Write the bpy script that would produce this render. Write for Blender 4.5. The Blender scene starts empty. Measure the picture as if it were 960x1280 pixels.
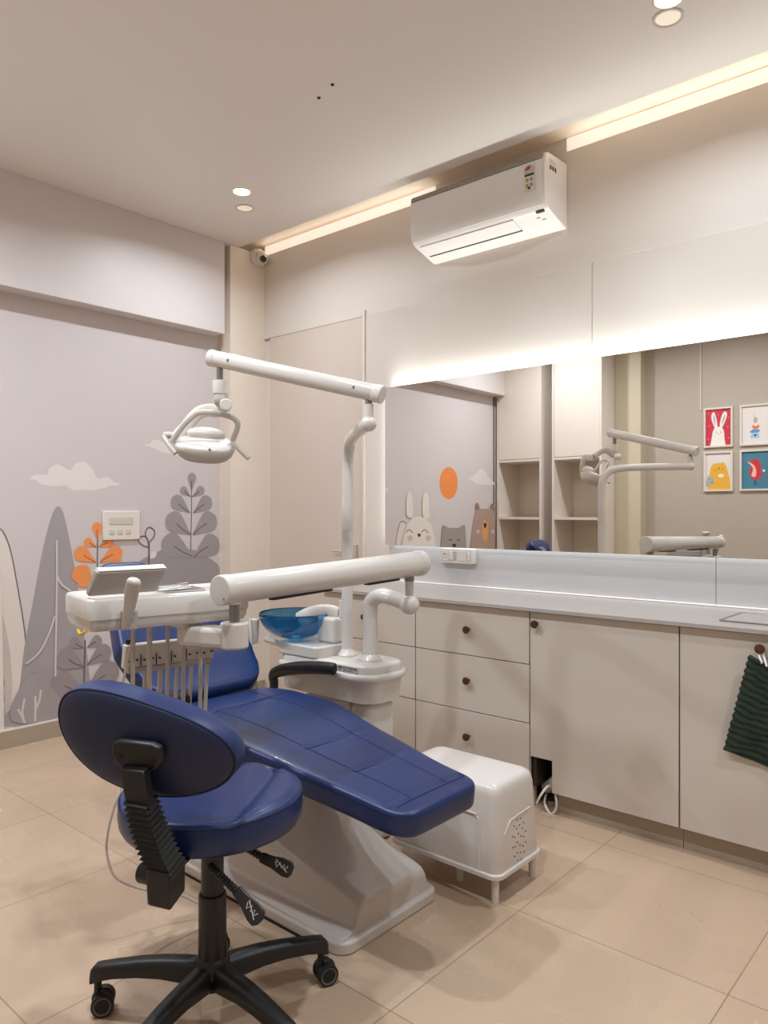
import bpy, bmesh, math, random
from mathutils import Vector, Matrix
random.seed(4)
C = bpy.context.scene.collection
PI = math.pi
# ------------------------------------------------------------------ camera frame (image taken as 960x1280)
FPX, CX, CY, H = 932.0, 480.0, 640.0, 1.21
RV = Vector((.7547, .6561, 0)); FV = Vector((-.6561, .7547, 0)); UP = Vector((0, 0, 1))
W, M = 3.22, 3.18                       # mirror-side wall panel face, mirror face
MUR = -3.97                             # mural wall
CEIL = 2.912
def P(px, py, d):                       # point at depth d behind a pixel
    return FV*d + RV*((px-CX)/FPX*d) + UP*(H-(py-CY)/FPX*d)
def on_x(px, py, x):
    r = (px-CX)/FPX; return P(px, py, x/(FV.x+RV.x*r))
def on_y(px, py, y):
    r = (px-CX)/FPX; return P(px, py, y/(FV.y+RV.y*r))
def on_z(px, py, z): return P(px, py, FPX*(H-z)/(py-CY))
# ------------------------------------------------------------------ materials
def lin(c):
    c = c/255.0
    return c/12.92 if c <= .04045 else ((c+.055)/1.055)**2.4
def rgb(c): return (lin(c[0]), lin(c[1]), lin(c[2]), 1)
def mat(name, col, rough=.45, metal=0, var=.05, scale=6, bump=0, bscale=80, emit=0, ecol=None, trans=0, coat=0, spec=.5):
    m = bpy.data.materials.new(name); m.use_nodes = True
    nt = m.node_tree; b = nt.nodes['Principled BSDF']
    b.inputs['Roughness'].default_value = rough; b.inputs['Metallic'].default_value = metal
    b.inputs['Transmission Weight'].default_value = trans; b.inputs['Coat Weight'].default_value = coat
    b.inputs['Specular IOR Level'].default_value = spec
    tc = nt.nodes.new('ShaderNodeTexCoord')
    n = nt.nodes.new('ShaderNodeTexNoise'); n.inputs['Scale'].default_value = scale; n.inputs['Detail'].default_value = 3
    nt.links.new(tc.outputs['Object'], n.inputs['Vector'])
    mx = nt.nodes.new('ShaderNodeMix'); mx.data_type = 'RGBA'
    c = rgb(col); mx.inputs[6].default_value = tuple(v*(1-var) for v in c[:3])+(1,); mx.inputs[7].default_value = tuple(min(1, v*(1+var)) for v in c[:3])+(1,)
    nt.links.new(n.outputs['Fac'], mx.inputs[0]); nt.links.new(mx.outputs[2], b.inputs['Base Color'])
    if bump:
        n2 = nt.nodes.new('ShaderNodeTexNoise'); n2.inputs['Scale'].default_value = bscale; n2.inputs['Detail'].default_value = 4
        nt.links.new(tc.outputs['Object'], n2.inputs['Vector'])
        bp = nt.nodes.new('ShaderNodeBump'); bp.inputs['Strength'].default_value = bump; bp.inputs['Distance'].default_value = .004
        nt.links.new(n2.outputs['Fac'], bp.inputs['Height']); nt.links.new(bp.outputs['Normal'], b.inputs['Normal'])
    if emit:
        b.inputs['Emission Color'].default_value = rgb(ecol or col); b.inputs['Emission Strength'].default_value = emit
    return m
K = {}
K['ceiling'] = mat('ceiling_paint', (230, 225, 220), .35, var=.02, scale=1.5)
K['wall'] = mat('wall_paint', (218, 209, 200), .5, var=.03, scale=2, bump=.05, bscale=150)
K['fascia'] = mat('fascia_paint', (216, 208, 206), .45, var=.02)
K['cream'] = mat('cream_paint', (230, 218, 203), .5, var=.02)
K['panel'] = mat('wall_panel_gloss', (212, 203, 194), .28, var=.02, scale=3)
K['panel_low'] = mat('backsplash_gloss', (190, 187, 186), .28, var=.02, scale=3)
K['sealant'] = mat('sealant_white', (246, 241, 234), .35, var=.01)
K['olive'] = mat('olive_beige_paint', (196, 184, 160), .5, var=.03)
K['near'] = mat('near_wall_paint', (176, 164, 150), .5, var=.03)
K['door'] = mat('door_laminate', (208, 194, 181), .38, var=.02, scale=3)
K['groove'] = mat('groove_shadow', (186, 172, 160), .7)
K['grout_dark'] = mat('dark_gap', (52, 46, 42), .8)
K['recess'] = mat('recess_paint', (240, 224, 204), .5, var=.02)
K['cab'] = mat('cabinet_laminate', (202, 192, 181), .4, var=.025, scale=3)
K['plinth'] = mat('plinth_laminate', (168, 153, 134), .45, var=.04)
K['carcass'] = mat('carcass_dark', (54, 44, 36), .7)  # dark colour stands in for the shade inside the cabinets
K['counter'] = mat('counter_quartz', (172, 164, 157), .25, var=.03, scale=25)
K['bronze'] = mat('knob_bronze', (96, 66, 46), .38, metal=.7, var=.12, scale=60)
K['wood'] = mat('knob_walnut', (78, 44, 28), .45, var=.2, scale=50)
K['white'] = mat('white_plastic', (212, 205, 198), .28, var=.015, coat=.2)
K['enamel'] = mat('white_enamel', (212, 206, 199), .24, var=.015, coat=.3)
K['base'] = mat('moulded_white_base', (204, 195, 188), .2, var=.02, coat=.4)
K['grey'] = mat('grey_plastic', (172, 165, 158), .4, var=.03)
K['lgrey'] = mat('pale_grey_plastic', (206, 198, 190), .4, var=.03)
K['lampgrey'] = mat('lamp_grey_plastic', (196, 188, 178), .35, var=.03)
K['hose'] = mat('hose_rubber', (196, 187, 175), .5, var=.05)
K['metal'] = mat('brushed_steel', (150, 146, 140), .3, metal=.9, var=.1, scale=40)
K['chrome'] = mat('steel_tray', (190, 182, 172), .18, metal=.95)
K['blue'] = mat('blue_leatherette', (12, 38, 88), .38, var=.07, scale=9, bump=.06, bscale=260, coat=.04)
K['navy'] = mat('navy_back_shell', (20, 30, 66), .5, var=.06, scale=8, bump=.08, bscale=260)
K['seam'] = mat('navy_piping', (12, 22, 70), .45)
K['black'] = mat('black_plastic', (22, 20, 19), .42, var=.1, scale=12, bump=.05, bscale=220)
K['rubber'] = mat('black_rubber', (17, 16, 15), .6, var=.1)
K['tyre'] = mat('castor_grey', (92, 88, 84), .5)
K['lens'] = mat('lens_dark', (12, 12, 14), .08, coat=1)
K['glassblue'] = mat('blue_bowl_glass', (86, 165, 216), .02, trans=1, var=.02)
K['towel'] = mat('towel_green', (50, 62, 54), .95, var=.4, scale=22, bump=.6, bscale=220, spec=.1)
K['label'] = mat('label_silver', (196, 190, 184), .35)
K['ink'] = mat('print_ink', (40, 40, 46), .6)
K['paper'] = mat('paper_white', (226, 216, 204), .6)
K['red'] = mat('sticker_red', (170, 40, 44), .5)
K['green'] = mat('sticker_green', (150, 160, 70), .5)
K['vent_grey'] = mat('vent_strip_grey', (150, 140, 130), .45)
K['acwhite'] = mat('conditioner_white', (230, 226, 222), .3, var=.01, coat=.2)
K['shelf'] = mat('shelf_laminate', (218, 208, 197), .4, var=.02)
K['shelfback'] = mat('shelf_back', (212, 202, 186), .5, var=.02)
K['lit'] = mat('downlight_lit', (255, 244, 228), .4, emit=26, ecol=(255, 240, 220))
K['unlit'] = mat('downlight_lens', (246, 240, 226), .3, emit=.35, ecol=(255, 240, 215))  # lens is off; its faint glow is painted in
K['cool'] = mat('led_cool', (240, 248, 240), .4, emit=2, ecol=(240, 250, 240))
K['warm'] = mat('warm_band_glow', (255, 246, 236), .4, emit=.5, ecol=(255, 244, 232))  # emission stands for light falling on the recess wall
K['pipe'] = mat('pipe_grey', (176, 172, 164), .45, var=.1)
K['cable'] = mat('cable_white', (226, 220, 210), .45)
K['yellowhose'] = mat('yellow_hose', (205, 170, 40), .5)
m = mat('mirror_silver', (236, 233, 228), .012, metal=1, var=0); K['mirror'] = m
# mural inks
MC = {'bg': (207, 197, 196), 'cloud': (226, 216, 211), 'cone': (162, 154, 155), 'hill': (168, 159, 158), 'leaf': (157, 149, 150), 'vein': (104, 96, 94),
      'line': (208, 198, 192), 'orange': (238, 148, 84), 'ovein': (190, 100, 50), 'white': (222, 210, 202), 'pink': (200, 186, 180), 'fern': (150, 139, 139), 'sun': (236, 140, 72),
      'bunny': (226, 218, 208), 'cat': (156, 148, 142), 'bear': (176, 148, 134), 'muzzle': (224, 164, 92), 'nose': (60, 50, 46), 'face': (150, 140, 130), 'dot': (120, 112, 110), 'brown': (150, 122, 108), 'edge': (98, 88, 84)}
for k, c in MC.items(): K['m_'+k] = mat('mural_'+k, c, .55, var=.015)
# floor tiles
def floor_mat():
    m = bpy.data.materials.new('floor_tiles'); m.use_nodes = True; nt = m.node_tree; b = nt.nodes['Principled BSDF']
    geo = nt.nodes.new('ShaderNodeNewGeometry')
    mp = nt.nodes.new('ShaderNodeMapping'); mp.inputs['Location'].default_value = (1.175+6, -1.375+6, 0)
    nt.links.new(geo.outputs['Position'], mp.inputs['Vector'])
    br = nt.nodes.new('ShaderNodeTexBrick'); br.offset = 0; br.squash = 1
    br.inputs['Scale'].default_value = 1; br.inputs['Brick Width'].default_value = .6; br.inputs['Row Height'].default_value = .6
    br.inputs['Mortar Size'].default_value = .0018; br.inputs['Mortar Smooth'].default_value = .1; br.inputs['Bias'].default_value = 0
    br.inputs['Color1'].default_value = rgb((192, 167, 142)); br.inputs['Color2'].default_value = rgb((188, 162, 137)); br.inputs['Mortar'].default_value = rgb((152, 126, 102))
    nt.links.new(mp.outputs['Vector'], br.inputs['Vector'])
    n = nt.nodes.new('ShaderNodeTexNoise'); n.inputs['Scale'].default_value = 2.6; n.inputs['Detail'].default_value = 7; n.inputs['Distortion'].default_value = 1.2
    nt.links.new(geo.outputs['Position'], n.inputs['Vector'])
    rp = nt.nodes.new('ShaderNodeMapRange'); rp.inputs[1].default_value = .3; rp.inputs[2].default_value = .7; rp.inputs[3].default_value = .95; rp.inputs[4].default_value = 1.03
    nt.links.new(n.outputs['Fac'], rp.inputs[0])
    mx = nt.nodes.new('ShaderNodeMix'); mx.data_type = 'RGBA'; mx.blend_type = 'MULTIPLY'; mx.inputs[0].default_value = 1
    nt.links.new(br.outputs['Color'], mx.inputs[6]); nt.links.new(rp.outputs[0], mx.inputs[7]); nt.links.new(mx.outputs[2], b.inputs['Base Color'])
    r2 = nt.nodes.new('ShaderNodeMapRange'); r2.inputs[3].default_value = .2; r2.inputs[4].default_value = .34
    nt.links.new(n.outputs['Fac'], r2.inputs[0]); nt.links.new(r2.outputs[0], b.inputs['Roughness'])
    bp = nt.nodes.new('ShaderNodeBump'); bp.inputs['Strength'].default_value = .25; bp.inputs['Distance'].default_value = .002; bp.invert = True
    nt.links.new(br.outputs['Fac'], bp.inputs['Height']); nt.links.new(bp.outputs['Normal'], b.inputs['Normal'])
    return m
K['floor'] = floor_mat()
# ------------------------------------------------------------------ mesh builder
def basis(t, ref=None):
    t = t.normalized(); a = ref if ref is not None else (UP if abs(t.z) < .9 else Vector((1, 0, 0)))
    u = a.cross(t).normalized(); return u, t.cross(u)
def cr(pts, n=6, closed=False):         # Catmull-Rom
    pts = [Vector(p) for p in pts]; out = []; k = len(pts); rng = k if closed else k-1
    for i in range(rng):
        g = (lambda j: pts[j % k]) if closed else (lambda j: pts[max(0, min(k-1, j))])
        p0, p1, p2, p3 = g(i-1), g(i), g(i+1), g(i+2)
        for q in range(n):
            t = q/n
            out.append(.5*((2*p1)+(p2-p0)*t+(2*p0-5*p1+4*p2-p3)*t*t+(3*p1-p0-3*p2+p3)*t**3))
    if not closed: out.append(pts[-1])
    return out
class MB:
    def __init__(s): s.v = []; s.f = []; s.mi = []
    def add(s, vs, fs, mi=0):
        o = len(s.v); s.v += [Vector(x) for x in vs]; s.f += [tuple(i+o for i in f) for f in fs]; s.mi += [mi]*len(fs); return s
    def obox(s, c, ax, h, mi=0):
        c = Vector(c); vs = [c+ax[0]*(h[0]*i)+ax[1]*(h[1]*j)+ax[2]*(h[2]*k) for i in (-1, 1) for j in (-1, 1) for k in (-1, 1)]
        return s.add(vs, [(0, 1, 3, 2), (4, 6, 7, 5), (0, 4, 5, 1), (2, 3, 7, 6), (0, 2, 6, 4), (1, 5, 7, 3)], mi)
    def box(s, x0, x1, y0, y1, z0, z1, mi=0):
        return s.obox(((x0+x1)/2, (y0+y1)/2, (z0+z1)/2), (Vector((1, 0, 0)), Vector((0, 1, 0)), UP), ((x1-x0)/2, (y1-y0)/2, (z1-z0)/2), mi)
    def loft(s, rings, caps=True, mi=0, loop=False):
        n = len(rings[0]); vs = [p for r in rings for p in r]; fs = []
        k = len(rings)
        for i in range(k if loop else k-1):
            a = i*n; b = ((i+1) % k)*n
            for j in range(n): fs.append((a+j, a+(j+1) % n, b+(j+1) % n, b+j))
        if caps and not loop: fs += [tuple(range(n-1, -1, -1)), tuple(range((k-1)*n, k*n))]
        return s.add(vs, fs, mi)
    def tube(s, pts, r, seg=14, caps=True, mi=0, flat=1.0, ref=None):
        pts = [Vector(p) for p in pts]; n = len(pts); rr = r if isinstance(r, (list, tuple)) else [r]*n
        rings = []; u = None
        for i in range(n):
            t = (pts[min(n-1, i+1)]-pts[max(0, i-1)]).normalized()
            if u is None: u, w = basis(t, ref)
            else:
                u = (u-t*u.dot(t)).normalized(); w = t.cross(u)
            rings.append([pts[i]+(u*math.cos(2*PI*j/seg)+w*(flat*math.sin(2*PI*j/seg)))*rr[i] for j in range(seg)])
        return s.loft(rings, caps, mi)
    def cyl(s, a, b, r, r2=None, seg=24, mi=0): return s.tube([a, b], [r, r if r2 is None else r2], seg, True, mi)
    def lathe(s, prof, c, ax=None, seg=40, mi=0, caps=False, sx=1, sy=1):
        c = Vector(c); ax = ax or (Vector((1, 0, 0)), Vector((0, 1, 0)), UP)
        rings = [[c+ax[0]*(sx*r*math.cos(2*PI*j/seg))+ax[1]*(sy*r*math.sin(2*PI*j/seg))+ax[2]*z for j in range(seg)] for r, z in prof]
        return s.loft(rings, caps, mi)
    def prism(s, poly, o, u, v, w, a, b, mi=0):
        o = Vector(o); n = len(poly)
        vs = [o+u*p[0]+v*p[1]+w*a for p in poly]+[o+u*p[0]+v*p[1]+w*b for p in poly]
        return s.add(vs, [tuple(range(n-1, -1, -1)), tuple(range(n, 2*n))]+[(i, (i+1) % n, n+(i+1) % n, n+i) for i in range(n)], mi)
    def ell(s, c, ax, r, seg=24, rings=14, mi=0, e=1.0):
        prof = [(max(1e-4, math.cos(-PI/2+PI*i/rings))**e, math.copysign(abs(math.sin(-PI/2+PI*i/rings))**e, i-rings/2)) for i in range(rings+1)]
        c = Vector(c)
        R_ = [[c+ax[0]*(r[0]*p[0]*math.cos(2*PI*j/seg))+ax[1]*(r[1]*p[0]*math.sin(2*PI*j/seg))+ax[2]*(r[2]*p[1]) for j in range(seg)] for p in prof]
        return s.loft(R_, True, mi)
    def build(s, name, mats, parent=None, bevel=0, bseg=3, sub=0, smooth=True, ang=35, label=None):
        me = bpy.data.meshes.new(name); off = Vector((0, 0, 0)); q = parent
        while q is not None: off = off+q.location; q = q.parent
        me.from_pydata([x-off for x in s.v], [], s.f)
        for k in (mats if isinstance(mats, list) else [mats]): me.materials.append(K[k] if isinstance(k, str) else k)
        me.polygons.foreach_set('material_index', s.mi)
        bm = bmesh.new(); bm.from_mesh(me); bmesh.ops.recalc_face_normals(bm, faces=bm.faces); bm.to_mesh(me); bm.free()
        if smooth:
            me.polygons.foreach_set('use_smooth', [True]*len(me.polygons)); me.set_sharp_from_angle(angle=math.radians(ang))
        o = bpy.data.objects.new(name, me); C.objects.link(o)
        if parent: o.parent = parent
        if bevel:
            b = o.modifiers.new('bevel', 'BEVEL'); b.width = bevel; b.segments = bseg; b.limit_method = 'ANGLE'; b.angle_limit = math.radians(40); b.harden_normals = False
        if sub:
            d = o.modifiers.new('sub', 'SUBSURF'); d.levels = sub; d.render_levels = sub
        if label: o['label'] = label
        return o
def tag(o, label, cat, group=None):
    o['label'] = label; o['category'] = cat
    if group: o['group'] = group
    return o
def thing(name, label, cat, loc, group=None):
    o = bpy.data.objects.new(name, None); C.objects.link(o); o.location = Vector(loc); o.empty_display_size = .05
    return tag(o, label, cat, group)
def struct(mb, name, mats, **k):
    o = mb.build(name, mats, **k); o['kind'] = 'structure'; return o
def copy_tree(o, parent=None):
    c = o.copy(); C.objects.link(c); c.parent = parent
    for ch in list(o.children): copy_tree(ch, c)
    return c
X_, Y_ = Vector((1, 0, 0)), Vector((0, 1, 0))
XR, YN = 1.45, -.25                     # right wall, wall behind the camera
# ------------------------------------------------------------------ the room
struct(MB().box(MUR-.1, XR+.1, YN-.1, 3.4, -.08, 0), 'floor', 'floor', smooth=False)
slot = 3.005
cl = MB().box(MUR-.1, XR+.1, YN-.1, slot, CEIL, CEIL+.1)
cl.box(MUR-.1, XR+.1, slot, 3.4, CEIL+.067, CEIL+.1, 1)
struct(cl, 'ceiling', ['ceiling', 'recess'], smooth=False)
wb = MB().box(MUR-.1, XR+.1, W+.016, 3.4, 0, CEIL+.067)
struct(wb, 'wall_back', 'wall', smooth=False)
trim_n = [0]
def trim(mb, mats, **k):
    trim_n[0] += 1; return struct(mb, 'trim_%d' % trim_n[0], mats, **k)
# upper cladding board: its top edge stops at the ceiling line, the lit recess is above it
struct(MB().box(-3.857, XR, W+.004, W+.016, 2.361, CEIL), 'wall_back_upper', 'wall', smooth=False)
pj = [(-2.942, -1.532), (-1.529, -.10), (-.097, XR)]
pm = MB()
for a, b in pj: pm.box(a, b, W, W+.015, 1.90, 2.3605)
pl_ = MB()
pm.box(-2.942, -2.760, W, W+.015, .82, 1.8995)
for a, b in [(-2.758, -.986), (-.983, XR)]: pl_.box(a, b, W, W+.015, .82, 1.8995)
trim(pl_, 'panel_low', bevel=.0015, bseg=1, smooth=False)
pm.box(-2.942, XR, W+.006, W+.0155, .1, 2.35)
trim(pm, 'panel', bevel=.0015, bseg=1, smooth=False)                     # glossy wall panels around the mirror
trim(MB().box(-2.960, -2.9425, W-.010, W+.015, 0, 2.392), 'shelf', bevel=.002)  # white panel edge strip
trim(MB().box(-2.75, XR, 3.196, W-.0002, .8225, .829), 'sealant', bevel=.003)  # upstand line at the counter back
# door in the mirror-side wall
d1 = struct(MB().box(-3.80, -2.97, W+.002, W+.015, .004, 2.356), 'door_1', 'door', bevel=.002)
hp = on_y(443, 690, W-.02)
hb = MB().box(hp.x-.008, hp.x+.008, W-.024, W+.004, hp.z-.045, hp.z+.045)
hb.build('door_latch', 'groove', d1, bevel=.003)
hh = on_y(421, 689, W-.03)
MB().tube([(hh.x-.04, W-.03, hh.z), (hh.x+.03, W-.03, hh.z), (hh.x+.035, W-.01, hh.z), (hh.x+.035, W+.004, hh.z)], .006).build('door_handle', 'groove', d1)
trim(MB().box(-3.857, -2.96, W+.0015, W+.006, 2.3565, 2.3605), 'groove', smooth=False)
# corner column
struct(MB().box(MUR, -3.857, 2.944, W+.016, 0, CEIL), 'wall_corner_column', 'cream', smooth=False)
# fascia over the mural
trim(MB().box(MUR, -3.852, YN, 2.897, 2.335, CEIL), 'fascia', bevel=.003)
# ------------------------------------------------------------------ mural wall: one mesh, the printed figures are its surface pattern
mn = ['fascia']; mw = MB().box(MUR-.1, MUR, YN-.1, 3.3, 0, CEIL)
layer = [0]
def mi(k):
    k = 'm_'+k
    if k not in mn: mn.append(k)
    return mn.index(k)
def flat(poly, k):                       # poly of (y, z) on the wall
    layer[0] += 1; x = MUR+.0012+layer[0]*.00008
    mw.add([(x, p[0], p[1]) for p in poly], [tuple(range(len(poly)))], mi(k))
def q(px, py):
    p = on_x(px, py, MUR); return (p.y, p.z)
def qm(px, py):                          # the same wall seen in the mirror
    p = on_x(px, py, MUR); return (2*M-p.y, p.z)
def smooth2(pts, n=5): return [(p.x, p.y) for p in cr([(a, b, 0) for a, b in pts], n, True)]
def stroke(pts, w, k, n=6):
    c = cr([(a, b, 0) for a, b in pts], n); L = []; R = []
    for i, p in enumerate(c):
        t = (c[min(len(c)-1, i+1)]-c[max(0, i-1)]).normalized(); nn = Vector((-t.y, t.x, 0))
        L.append((p+nn*w/2)[:2]); R.append((p-nn*w/2)[:2])
    layer[0] += 1; x = MUR+.0012+layer[0]*.00008; m_ = len(L)
    mw.add([(x, a, b) for a, b in L+R], [(i, i+1, m_+i+1, m_+i) for i in range(m_-1)], mi(k))
def leaf(base, tip, wd, k, vein=None):   # drop-shaped leaf from base to rounded tip, (y,z)
    b = Vector((*base, 0)); t = Vector((*tip, 0)); d = t-b; L = d.length; d.normalize(); n = Vector((-d.y, d.x, 0))
    pr = [(0, 0), (.25, .42), (.5, .8), (.72, 1), (.9, .72), (1, 0)]
    pts = [b+d*(L*a)+n*(wd*c) for a, c in pr]+[b+d*(L*a)-n*(wd*c) for a, c in pr[-2:0:-1]]
    flat(smooth2([(p.x, p.y) for p in pts], 4), k)
    if vein: stroke([base, tuple((b+d*L*.3+n*wd*.08)[:2]), tuple((b+d*L*.6)[:2])], .007, vein, 3)
y0 = .15
flat([(y0, .10), (2.944, .10), (2.944, 2.335), (y0, 2.335)], 'bg')
stroke([(y0+.012, .1), (y0+.012, 1.2), (y0+.012, 2.33)], .024, 'edge', 2)
# clouds
c1 = [(108, 245), (150, 215), (205, 210), (250, 215), (265, 170), (300, 140), (345, 132), (380, 155), (435, 180), (470, 130), (525, 108), (570, 125), (610, 170), (650, 240), (690, 238), (740, 236), (790, 275), (840, 292), (790, 302), (740, 300), (720, 318), (660, 325), (620, 340), (550, 335), (480, 340), (430, 325), (390, 298), (330, 305), (260, 300), (190, 285), (170, 260)]
flat(smooth2([q(20+a*.15625, 560+b*.15625) for a, b in c1], 2), 'cloud')
c2 = [(110, 155), (160, 150), (180, 125), (225, 118), (260, 140), (300, 150), (330, 185), (420, 225), (450, 238), (380, 240), (320, 225), (250, 210), (190, 180)]
flat(smooth2([q(160+a/6, 530+b/6) for a, b in c2], 3), 'cloud')
c3 = [(440, 300), (470, 285), (490, 262), (505, 252), (525, 270), (545, 300), (570, 328), (520, 330), (480, 325), (460, 308)]
flat(smooth2([qm(470+a*.2604, 520+b*.2604) for a, b in c3], 3), 'cloud')
# sun
sc_ = [qm(470+348*.2604+11.4*math.cos(a), 520+322*.2604+20*math.sin(a)) for a in [i*2*PI/28 for i in range(28)]]
flat(sc_, 'sun')
# rounded pale hill with outline at the frame's left
hill = [q(a, b) for a, b in [(-60, 900), (-58, 760), (-40, 690), (-18, 664), (0, 661), (12, 685), (22, 735), (31, 792), (36, 850), (40, 912)]]
hill = hill[:-1]+[(hill[-1][0], .1), (hill[0][0], .1)]
flat(hill, 'white'); stroke(hill[:-2], .0065, 'vein', 5)
flat(smooth2([q(a, b) for a, b in [(-30, 930), (-26, 830), (-12, 775), (0, 762), (10, 800), (15, 850), (13, 895), (6, 930)]], 4), 'pink')
# tall cone tree
k4 = 120/512
cone = [(310, 55), (335, 85), (365, 210), (390, 340), (415, 500), (440, 690), (465, 850), (480, 1010), (490, 1200), (20, 1230), (60, 1130), (95, 1070), (110, 960), (130, 800), (160, 640), (190, 480), (220, 320), (255, 170), (285, 80)]
flat(smooth2([q(a*k4, 620+b*k4) for a, b in cone], 3), 'cone')
def tk(l): return [q(a*k4, 620+b*k4) for a, b in l]
# big plant at right of the mural and hill behind
hl = [(40, 1080), (70, 1040), (130, 1000), (250, 945), (420, 935), (500, 945), (560, 975), (625, 1015), (670, 1050), (692, 1090), (694, 1500), (40, 1560)]
flat([q(160+a/6, 530+b/6) for a, b in hl], 'leaf')
def lf(b, t, w, k='leaf', s=6, ox=160, oy=530, vein='vein'):
    B = q(ox+b[0]/s, oy+b[1]/s); T = q(ox+t[0]/s, oy+t[1]/s); L = math.hypot(B[0]-T[0], B[1]-T[1]); leaf(B, T, L*w*.86, k, vein)
stroke([q(160+a/6, 530+b/6) for a, b in [(476, 430), (474, 700), (468, 950)]], .006, 'vein', 3)
lf((476, 500), (479, 365), .33); lf((468, 545), (392, 480), .36); lf((482, 548), (568, 480), .34)
lf((462, 665), (325, 555), .36); lf((490, 668), (622, 560), .36)
lf((468, 830), (290, 690), .38); lf((484, 832), (655, 690), .38)
lf((480, 990), (255, 870), .38); lf((490, 1000), (675, 865), .40)
# thin line plant
def loop(l): stroke(l+[l[0]], .007, 'vein', 4)
def t6(l): return [q(160+a/6, 530+b/6) for a, b in l]
loop(t6([(155, 890), (128, 830), (140, 785), (165, 776), (195, 800), (192, 845)]))
loop(t6([(150, 925), (100, 905), (76, 870), (100, 843), (135, 848), (150, 890)]))
flat(smooth2(t6([(165, 1010), (168, 975), (190, 955), (212, 970), (200, 1000)]), 4), 'cloud')
stroke(t6([(155, 890), (155, 980), (152, 1080)]), .009, 'vein', 3)
flat(smooth2(t6([(60, 1060), (100, 1040), (140, 1065), (120, 1078), (70, 1075)]), 4), 'cloud')
# orange plant, px frame of crop (0,560) scale 3
def lo(b, t, w): lf(b, t, w, 'orange', 3, 0, 560, 'ovein')
stroke([q(a/3, 560+b/3) for a, b in [(365, 330), (364, 420), (364, 500)]], .006, 'vein', 3)
lo((365, 345), (362, 278), .33); lo((360, 370), (316, 345), .36); lo((370, 370), (424, 345), .34)
lo((358, 428), (280, 382), .36); lo((374, 428), (455, 380), .36); lo((345, 528), (284, 445), .40); lo((380, 490), (470, 440), .40)
flat([q(a/3, 560+b/3) for a, b in [(285, 470), (300, 440), (340, 470), (336, 500), (326, 522), (292, 520)]], 'orange')
# lower dark plant and ferns
lk = lambda b, t, w: lf(b, t, w, 'fern', 3, 0, 560)
stroke([q(a/3, 560+b/3) for a, b in [(318, 720), (316, 800), (312, 930)]], .007, 'vein', 3)
lk((310, 748), (262, 722), .42); lk((326, 748), (378, 712), .42); lk((312, 820), (216, 775), .42); lk((326, 812), (412, 748), .38)
lk((312, 915), (192, 875), .42); lk((322, 905), (440, 815), .38); lk((300, 1010), (165, 985), .45)
flat(smooth2(tk([(60, 1200), (110, 1010), (180, 945), (240, 980), (330, 1100), (360, 1190)]), 4), 'cone')
for l in ([(300, 235), (300, 500), (292, 960)], [(300, 420), (325, 470), (375, 508)], [(290, 640), (255, 740), (205, 835), (135, 895)],
          [(185, 1065), (186, 1130), (184, 1200)], [(214, 1032), (208, 1085), (190, 1130)], [(128, 1080), (116, 1150), (125, 1200)], [(92, 1135), (110, 1165), (130, 1210)]):
    stroke(tk(l), .011, 'line', 5)
for b in (995, 1080, 1150): flat([q(0+6*math.cos(i*PI/8)-1, 620+b*k4+9*math.sin(i*PI/8)) for i in range(16)], 'fern')
# figures on the part of the mural that only the mirror shows
def tm(l): return [qm(470+a*.2604, 520+b*.2604) for a, b in l]
for e in ([(145, 480), (143, 400), (150, 368), (165, 370), (172, 400), (174, 480)], [(222, 480), (220, 400), (228, 370), (244, 372), (250, 400), (252, 490)]):
    flat(smooth2(tm(e), 4), 'bunny')
flat(tm([(110, 1200), (116, 680), (125, 590), (145, 520), (170, 490), (200, 480), (235, 490), (262, 520), (280, 590), (290, 680), (295, 1200)]), 'bunny')
for a, b in ((140, 560), (215, 560)): stroke(tm([(a, b-2), (a+16, b-14), (a+34, b+2)]), .012, 'face', 4)
flat(smooth2(tm([(195, 568), (203, 564), (212, 568), (204, 582)]), 4), 'nose')
for a in (160, 248): flat(smooth2(tm([(a-14, 586), (a, 572), (a+14, 586), (a, 602)]), 4), 'pink')
flat(tm([(300, 1200), (308, 620), (316, 524), (330, 528), (345, 538), (395, 536), (412, 524), (424, 524), (430, 620), (440, 1200)]), 'cat')
flat(smooth2(tm([(362, 618), (372, 613), (382, 618), (372, 634)]), 4), 'nose')
for l in ([(345, 598), (354, 592), (362, 600)], [(384, 600), (392, 592), (400, 598)]): stroke(tm(l), .008, 'nose', 3)
for e in ([(474, 450), (476, 420), (488, 420), (494, 450)], [(545, 448), (548, 424), (562, 424), (566, 452)]): flat(smooth2(tm(e), 4), 'brown')
flat(tm([(440, 1200), (450, 620), (462, 520), (475, 455), (492, 446), (545, 446), (560, 455), (570, 520), (572, 1200)]), 'bear')
flat(smooth2(tm([(508, 520), (520, 500), (534, 520), (532, 580), (522, 608), (510, 580)]), 4), 'muzzle')
flat(smooth2(tm([(512, 522), (520, 512), (528, 522), (520, 540)]), 4), 'nose')
for a in (486, 558): flat(smooth2(tm([(a-9, 554), (a, 544), (a+9, 554), (a, 566)]), 4), 'pink')
struct(mw, 'wall_left', mn, smooth=False)
# baseboards
bb = MB().box(MUR, MUR+.014, YN, 2.944, 0, .088); bb.box(MUR, MUR+.015, YN, 2.944, .088, .097, 1)
struct(bb, 'baseboard_left', ['plinth', 'cream'], smooth=False)
struct(MB().box(MUR, -3.845, 2.932, 2.944, 0, .095).box(-3.857, -3.845, 2.932, W, 0, .095), 'baseboard_column', ['plinth'], smooth=False)
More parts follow.
